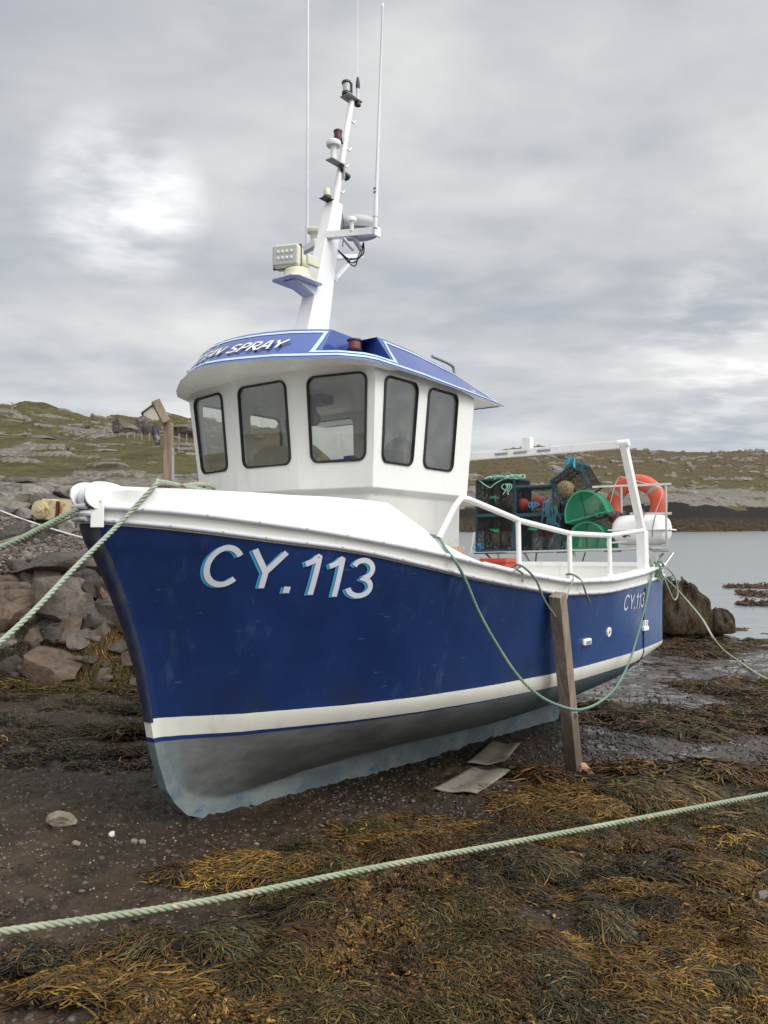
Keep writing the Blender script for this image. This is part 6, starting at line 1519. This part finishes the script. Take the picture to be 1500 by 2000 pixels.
def weed_field():
    r = np.random.default_rng(99); cl = []
    def dens(px, py):
        """where weed grows, in terms of the places on the beach"""
        d = ss(py, 1500+np.interp(px, [0, 300, 520, 700, 900, 1100, 1500], [330, 300, 150, 95, 80, 40, 0]), 1600+np.interp(px, [0, 300, 520, 700, 900, 1100, 1500], [330, 310, 160, 90, 60, 10, -20]))
        if px < 420 and 1790 < py < 1900 and px > 120: d *= .45
        return d
    tries = 0
    while len(cl) < 560 and tries < 6000:
        tries += 1; px = r.uniform(-300, 1800); py = 1485+(2130-1485)*r.random()**.75
        if r.random() > dens(px, py): continue
        p = gp(px, py); v = float(fbm(np.array([[p.x*.9, p.y*.9, 3.]]), 3, 71)[0]); v2 = float(fbm(np.array([[p.x*1.6+9, p.y*1.6, 3.]]), 2, 77)[0])
        col = OLV if v < -.08 else (RED if v < .04 else (GRY if v < .14 else OCH))
        if v2 > .34: col = YEL if v > -.1 else OCH
        if v2 < -.32: col = DRK
        
        if float(fbm(np.array([[p.x*1.3+4, p.y*1.3, 9.]]), 3, 79)[0]) > .30-.25*ss(700-px, 0, 600): continue
        if float(fbm(XY(np.array([p.x]), np.array([p.y]), 1.5, 4.), 3, 111)[0]) > .24: continue
        R_ = r.uniform(.08, .19); flow = -.6+1.8*v+r.normal(0, .5)
        cl.append((p.x, p.y, R_, r.uniform(.008, .055), int(210*R_/.15), r.uniform(.09, .24), flow, r.choice([.5, .9, 2.5], p=[.4, .3, .3]), col, .0022, 9))
    # named patches seen in the photo: px, py, radius, height, n, length, angle, spread, colour
    for px, py, R_, h, n, L_, an, sp, col in [
        (500, 1708, .20, .05, 420, .24, 3.5, .5, YEL), (600, 1700, .16, .04, 260, .22, 3.3, .5, OCH), (420, 1722, .13, .03, 180, .16, 3.3, .6, YEL), (345, 1715, .10, .03, 90, .12, 2, 2.5, RED),
        (1255, 1572, .34, .13, 1100, .40, -.9, .5, OLV), (1185, 1590, .20, .07, 420, .34, -2.8, .5, OCH), (1330, 1560, .28, .11, 450, .4, -.6, .5, OLV), (1150, 1560, .3, .04, 300, .3, 2.8, .6, OCH), (1070, 1575, .25, .03, 240, .3, 3.0, .5, OCH), (890, 1630, .30, .03, 340, .3, 3.0, .4, OCH), (760, 1640, .22, .03, 220, .25, 3.0, .5, OCH),
        (1430, 1650, .20, .05, 330, .24, 1.2, 2.5, YEL), (1390, 1720, .22, .06, 380, .28, -.4, .6, OCH), (1060, 1860, .14, .02, 300, .14, 0, 2.5, YEL), (700, 1960, .14, .04, 300, .25, -.5, .7, OLV), (960, 1900, .15, .05, 330, .26, -1.0, .7, OLV), (1180, 1810, .16, .06, 380, .28, -.9, .5, GRY),
        (1060, 1700, .22, .06, 420, .3, -.5, .6, GRY), (960, 1660, .25, .04, 380, .3, 2.9, .5, DRK), (300, 1850, .12, .05, 260, .2, -2.4, .6, OLV), (120, 1960, .16, .05, 360, .28, 1.5, .7, OCH), (260, 1960, .12, .05, 260, .28, .6, .7, OCH), (60, 1900, .14, .04, 260, .2, 2.0, .7, DRK), (430, 1850, .16, .05, 360, .28, -.3, .6, GRY), (600, 1850, .18, .05, 380, .26, -.4, .6, RED), (1280, 1900, .15, .04, 300, .3, 2.9, .5, OCH), (1420, 1930, .15, .05, 300, .28, -1.2, .6, GRY), (560, 1980, .14, .03, 260, .26, 3.1, .5, OCH), (860, 1960, .12, .03, 260, .24, 0, 2.5, GRY),
        (180, 1290, .35, .08, 520, .28, -1.2, .7, OLV), (230, 1318, .5, .06, 500, .35, -.5, .6, OLV), (205, 1262, .28, .12, 420, .28, -1.3, .5, OCH), (10, 1300, .45, .14, 700, .34, -1.3, .6, DRK), (40, 1325, .5, .08, 500, .35, -1.0, .6, OLV), (120, 1345, .4, .05, 240, .3, -.3, .6, OLV), (250, 1350, .3, .05, 300, .3, -.6, .6, DRK),
        (258, 1440, .24, .10, 700, .30, 2.6, .6, DRK), (225, 1480, .25, .05, 420, .30, 2.8, .6, DRK), (280, 1390, .3, .05, 320, .3, 2.6, .6, DRK), (130, 1480, .3, .02, 120, .2, 2.0, .8, DRK)]:
        p = gp(px, py); cl.append((p.x, p.y, R_, h, n, L_, an, sp, col, .0030 if py > 1650 else .0042, 9 if py > 1500 else 6))
    k = 0; tries = 0
    while k < 150 and tries < 6000:      # crinkled bladder wrack: short broad fronds in tight tufts
        tries += 1; px = r.uniform(-200, 1750); py = 1560+(2120-1560)*r.random()**.8; p = gp(px, py)
        v = float(fbm(XY(np.array([p.x]), np.array([p.y]), 1.5, 4.), 3, 111)[0])
        if v < .10 or r.random() > dens(px, py): continue
        k += 1; cl.append((p.x, p.y, r.uniform(.06, .12), r.uniform(.02, .045), 420, r.uniform(.035, .06), 0, 2.5, [RED, RED, OCH, OCH][r.integers(4)], .0036, 4))
    V, Fq, C = weed_mesh(cl, 5); o = link_mesh('seaweed', np_mesh('seaweed', V, Fq, C), M_WEED); tag(o, kind='stuff')
    # thin weed on the wet flats behind and to the right, larger strands read at that distance
    cl = []; tries = 0
    while len(cl) < 520 and tries < 5000:
        tries += 1; px = r.uniform(1020, 1900); py = 1225+(1520-1225)*r.random()
        if px < 1130+ (1400-py)*.9 and py < 1440: continue
        p = gp(px, py); v = float(fbm(np.array([[p.x*.7, p.y*.55, 1.]]), 4, 91)[0])
        edge = ss(py, 1440, 1500)*.5+ (1-ss(py, 1235, 1290))*.35
        if v < .25-edge: continue
        cl.append((p.x, p.y, r.uniform(.12, .30), r.uniform(.01, .07), 46, r.uniform(.2, .4), r.uniform(0, 6.3), .9, [DRK, RED, OLV, RED][r.integers(4)], .0058, 5))
    for k in range(90):
        px = r.uniform(-300, 300); py = r.uniform(1340, 1500); p = gp(px, py)
        if float(fbm(np.array([[p.x*.8, p.y*.8, 1.]]), 3, 95)[0]) < .05: continue
        cl.append((p.x, p.y, r.uniform(.1, .2), .012, 30, .2, r.uniform(0, 6.3), .9, DRK, .004, 5))
    V, Fq, C = weed_mesh(cl, 6); o = link_mesh('sparse_seaweed', np_mesh('sparse_seaweed', V, Fq, C), M_WEED); tag(o, kind='stuff')
    # crinkled bladder wrack: small curled leaves
    n = 14000; px = r.uniform(-250, 1750, n*2); py = 1520+(2120-1520)*r.random(n*2)**.8
    D = np.full(len(px), 4.); 
    for _ in range(12): z = ground_z((px-CX)/F*D, D); D = (CH-z)*F/(py-CY)
    x = (px-CX)/F*D; y = D; v = fbm(XY(x, y, 1.5, 4.), 3, 111); bd = np.interp(px, [0, 300, 520, 700, 900, 1100, 1500], [330, 300, 150, 90, 60, 10, -10])+1540
    keep = (v > .0)&(py > bd); x, y, v = x[keep][:n], y[keep][:n], v[keep][:n]; n = len(x)
    q = np.stack([x, y, ground_z(x, y)+.012+.12*np.clip(v, 0, .4)*r.random(n)], -1); s = r.uniform(.004, .0095, n)[:, None]
    u = r.normal(size=(n, 3)); u /= np.linalg.norm(u, axis=1, keepdims=True); w = np.cross(u, r.normal(size=(n, 3))); w /= np.linalg.norm(w, axis=1, keepdims=True); nn = np.cross(u, w)
    P = np.stack([q-u*s-w*s*.5, q-w*s*.7+nn*s*.5, q+u*s*1.2-w*s*.3, q+u*s+w*s*.6+nn*s*.4, q+w*s*.9, q-u*s*.9+w*s*.5+nn*s*.6], 1).reshape(-1, 3)
    Fq = (np.arange(n)[:, None, None]*6+np.array([[0, 1, 4, 5], [1, 2, 3, 4]])[None]).reshape(-1, 4)
    col = np.where((fbm(XY(x, y, 1.1, 8.), 2, 131) > .05)[:, None], np.array([.13, .075, .022]), np.array([.050, .030, .018]))*np.exp(r.normal(0, .5, n))[:, None]
    o = link_mesh('bladder_wrack', np_mesh('bladder_wrack', P, Fq, np.repeat(col, 6, 0)), M_WEED); tag(o, kind='stuff')
weed_field()
def scatter_stones(name, px, py, smin, smax, seed, mats_col, flat=.6, zoff=0.):
    r = np.random.default_rng(seed); n = len(px); D = np.full(n, 6.)
    for _ in range(14): z = ground_z((px-CX)/F*D, D); D = (CH-z)*F/(py-CY)
    x = (px-CX)/F*D; y = D; V0, F0 = ICO[1]; s = smin+(smax-smin)*r.random(n)**3
    M_ = r.uniform(.6, 1.3, (n, 1, 3))*np.array([1, 1, flat]); J = 1+.22*r.normal(size=(n, len(V0), 1)); a = r.uniform(0, 6.28, n); P = V0[None]*J*M_*s[:, None, None]
    c, s_ = np.cos(a)[:, None], np.sin(a)[:, None]; P = np.stack([P[..., 0]*c-P[..., 1]*s_, P[..., 0]*s_+P[..., 1]*c, P[..., 2]], -1)+np.stack([x, y, ground_z(x, y)+s*.25+zoff], -1)[:, None]
    Fq = (np.arange(n)[:, None, None]*len(V0)+F0[None]).reshape(-1, 3); col = np.array(mats_col)[r.integers(len(mats_col), size=n)]*np.exp(r.normal(0, .3, n))[:, None]
    m, nt, b = newmat(name); q = NT(nt); q._in(b.inputs['Base Color'], q.attr('col')); b.inputs['Roughness'].default_value = .6
    o = link_mesh(name, np_mesh(name, P.reshape(-1, 3), Fq, np.repeat(np.clip(col, 0, .7), len(V0), 0), smooth=False), m); return tag(o, kind='stuff')
r = np.random.default_rng(12)
n = 24000; px = r.uniform(-300, 1800, n); py = 1330+(2100-1330)*r.random(n)**.8
scatter_stones('gravel', px, py, .003, .017, 3, [(.05, .038, .03), (.035, .027, .022), (.07, .054, .042), (.03, .023, .019), (.05, .038, .030), (.045, .034, .026), (.03, .023, .018), (.04, .03, .023), (.022, .017, .013), (.09, .074, .058)], .45)
n = 7000; px = r.uniform(620, 1500, n); py = 1360+(1600-1360)*r.random(n)
scatter_stones('dark_shingle', px, py, .006, .02, 4, [(.03, .026, .026), (.045, .04, .042), (.022, .02, .02), (.09, .085, .085)])
n = 9000; px = r.uniform(1000, 2000, n); py = 1238+(1500-1238)*r.random(n)**.8; sel = px > 1130+(1400-py)*.6; px, py = px[sel], py[sel]
scatter_stones('mud_clods', px, py, .006, .026, 6, [(.028, .022, .019), (.04, .032, .027), (.022, .018, .016), (.06, .05, .045)], .5)
n = 420; px = r.uniform(-100, 1100, n); py = 1380+(1990-1380)*r.random(n)
scatter_stones('shell_bits', px, py, .003, .010, 5, [(.42, .38, .33), (.5, .47, .42), (.38, .28, .14)], .35)
# single stones one can point to
def stone(px, py, w, h, seed, mat, label):
    p = gp(px, py+h/2); s = w/F*p.y; return rock('stone', p+Vector((0, 0, h/F*p.y*.35)), (s, s*.8, h/F*p.y*1.15), seed, mat, label, 'stone', None, .3, cuts=10, sub=4)
stone(121, 1597, 60, 36, 701, R_TAN, 'largest pale stone alone on the mud at the left')
stone(148, 1648, 18, 14, 702, R_TAN, 'small pale stone on the mud below and right of the largest one')
stone(219, 1630, 14, 14, 703, simple('shell_white', (.5, .5, .5), .5), 'small white shell fragment lying on the mud near the paired pebbles')
stone(262, 1643, 14, 12, 704, R_TAN, 'left one of two pebbles touching each other on the mud')
stone(277, 1644, 16, 10, 705, R_TAN, 'right one of two pebbles touching each other on the mud')
stone(502, 1651, 18, 10, 706, R_TAN, 'flat pale pebble on the mud just below the forefoot of the keel')
stone(1490, 1752, 34, 30, 707, R_PALE, 'pale stone among the seaweed at the right edge')
# gravel scree on the bank
n = 15000; hx = r.uniform(-260, 330, n); Dd = r.uniform(10.6, 14.2, n); H, _ = hill_height(hx, Dd); xx = (hx-CX)/F*Dd
V0, F0 = ICO[1]; s = .012+.05*r.random(n)**3; P = V0[None]*(1+.25*r.normal(size=(n, len(V0), 1)))*r.uniform(.6, 1.3, (n, 1, 3))*s[:, None, None]*np.array([1, 1, .6])+np.stack([xx, Dd, H+CH+.03], -1)[:, None]
col = np.array([(.075, .060, .046), (.105, .084, .066), (.052, .042, .033), (.15, .125, .10)])[r.integers(4, size=n)]*np.exp(r.normal(0, .2, n))[:, None]
o = link_mesh('scree', np_mesh('scree', P.reshape(-1, 3), (np.arange(n)[:, None, None]*len(V0)+F0[None]).reshape(-1, 3), np.repeat(col, len(V0), 0), smooth=False), bpy.data.materials['gravel']); tag(o, kind='stuff')
# weed covered rocks at the water's edge
def weed_rock(px0, px1, py0, py1, D, seed, label):
    w = (px1-px0)/F*D; h = (py1-py0)/F*D; c = at((px0+px1)/2, py1, D); c.z -= .10; root = empty('weed_rock', c); tag(root, label, 'rock')
    P, Fc = rock_shape(seed, (w*.9, w*.8, h*1.1), cuts=6, sub=4, rough=.09); P[:, 2] += h*.375; o = link_mesh('rock', np_mesh('rock', P, Fc), R_BROWN, root)
    r = np.random.default_rng(seed); n = 5200; k = 9; t = np.linspace(0, 1, k)[None]; idx = r.integers(9999, size=n)
    th = r.uniform(0, 2*np.pi, n)[:, None]; ph0 = np.arccos(1-r.random(n)**.9*1.05)[:, None]; L = r.uniform(.5, 1.3, n)[:, None]
    ph = ph0+L*t; th = th+r.normal(0, .25, (n, 1))*t+.10*np.sin(t*6+idx[:, None]); cap = np.minimum(ph, np.pi/2); drop = np.maximum(ph-np.pi/2, 0)
    lump = 1.0+.26*fbm(np.concatenate([np.cos(th)[..., None]*2+seed, np.sin(th)[..., None]*2, cap[..., None]*2], -1), 3, seed)
    x = np.sin(cap)*np.cos(th)*w*.54*lump; y = np.sin(cap)*np.sin(th)*w*.48*lump; z = np.maximum(np.cos(cap)*h*.92*lump+h*.12-drop*h*.8, .0)+.01+r.random((n, 1))*.04
    Q = np.stack([x, y, z], -1); out = np.stack([np.cos(th[:, 0]), np.sin(th[:, 0]), .4+0*th[:, 0]], -1); T = np.gradient(Q, axis=1); T /= np.linalg.norm(T, axis=2, keepdims=True)+1e-9; U = np.cross(T, out[:, None]); U /= np.linalg.norm(U, axis=2, keepdims=True)+1e-9
    W = np.cross(U, T); th3 = np.array([0, 2.094, 4.189]); wd = .010*(1-.5*t)
    ring = Q[:, :, None]+(U[:, :, None]*np.cos(th3)[None, None, :, None]+W[:, :, None]*np.sin(th3)[None, None, :, None])*wd[..., None, None]
    Fq = ((np.arange(n)[:, None, None]*k*3)+grid_faces(k, 3, True)[None]).reshape(-1, 4); base = np.array([OCH, OLV, RED, DRK, DRK, RED])[r.integers(6, size=n)]*.7; col = np.repeat(base*np.exp(r.normal(0, .4, n))[:, None], k*3, 0)
    tag(link_mesh('draped_weed', np_mesh('draped_weed', ring.reshape(-1, 3), Fq, col), M_WEED, root), kind='stuff')
weed_rock(1268, 1380, 1134, 1222, 17.5, 801, 'large rock draped in brown seaweed right of the stern at the water edge')
weed_rock(1376, 1430, 1186, 1226, 17.8, 802, 'smaller dark weed covered rock beside the large draped one')
# floating weed out in the shallows
r = np.random.default_rng(44); cl = []
Vs = []
for k in range(1500):
    b_ = r.integers(3); px = [r.uniform(1415, 1620), r.uniform(1440, 1640), r.uniform(1445, 1560)][b_]; py = [1147, 1159, 1180][b_]+r.normal(0, [1.6, 2.6, 1.4][b_])+(px-1430)*[.0, .06, .02][b_]
    D = 2.6*F/(py-CY); Vs.append(((px-CX)/F*D, D, WATER+.01+r.random()*.05))
Q = np.array(Vs); n = len(Q); u = r.normal(size=(n, 3))*np.array([1, 1, .25]); u /= np.linalg.norm(u, axis=1, keepdims=True); V, Fq = multi_tubes(Q-u*.16, Q+u*.16, .018, 3)
col = np.repeat(np.array([(.10, .05, .03), (.05, .035, .02)])[r.integers(2, size=n)], 6, 0)
tag(link_mesh('floating_weed', np_mesh('floating_weed', V, Fq, col), M_WEED), kind='stuff')
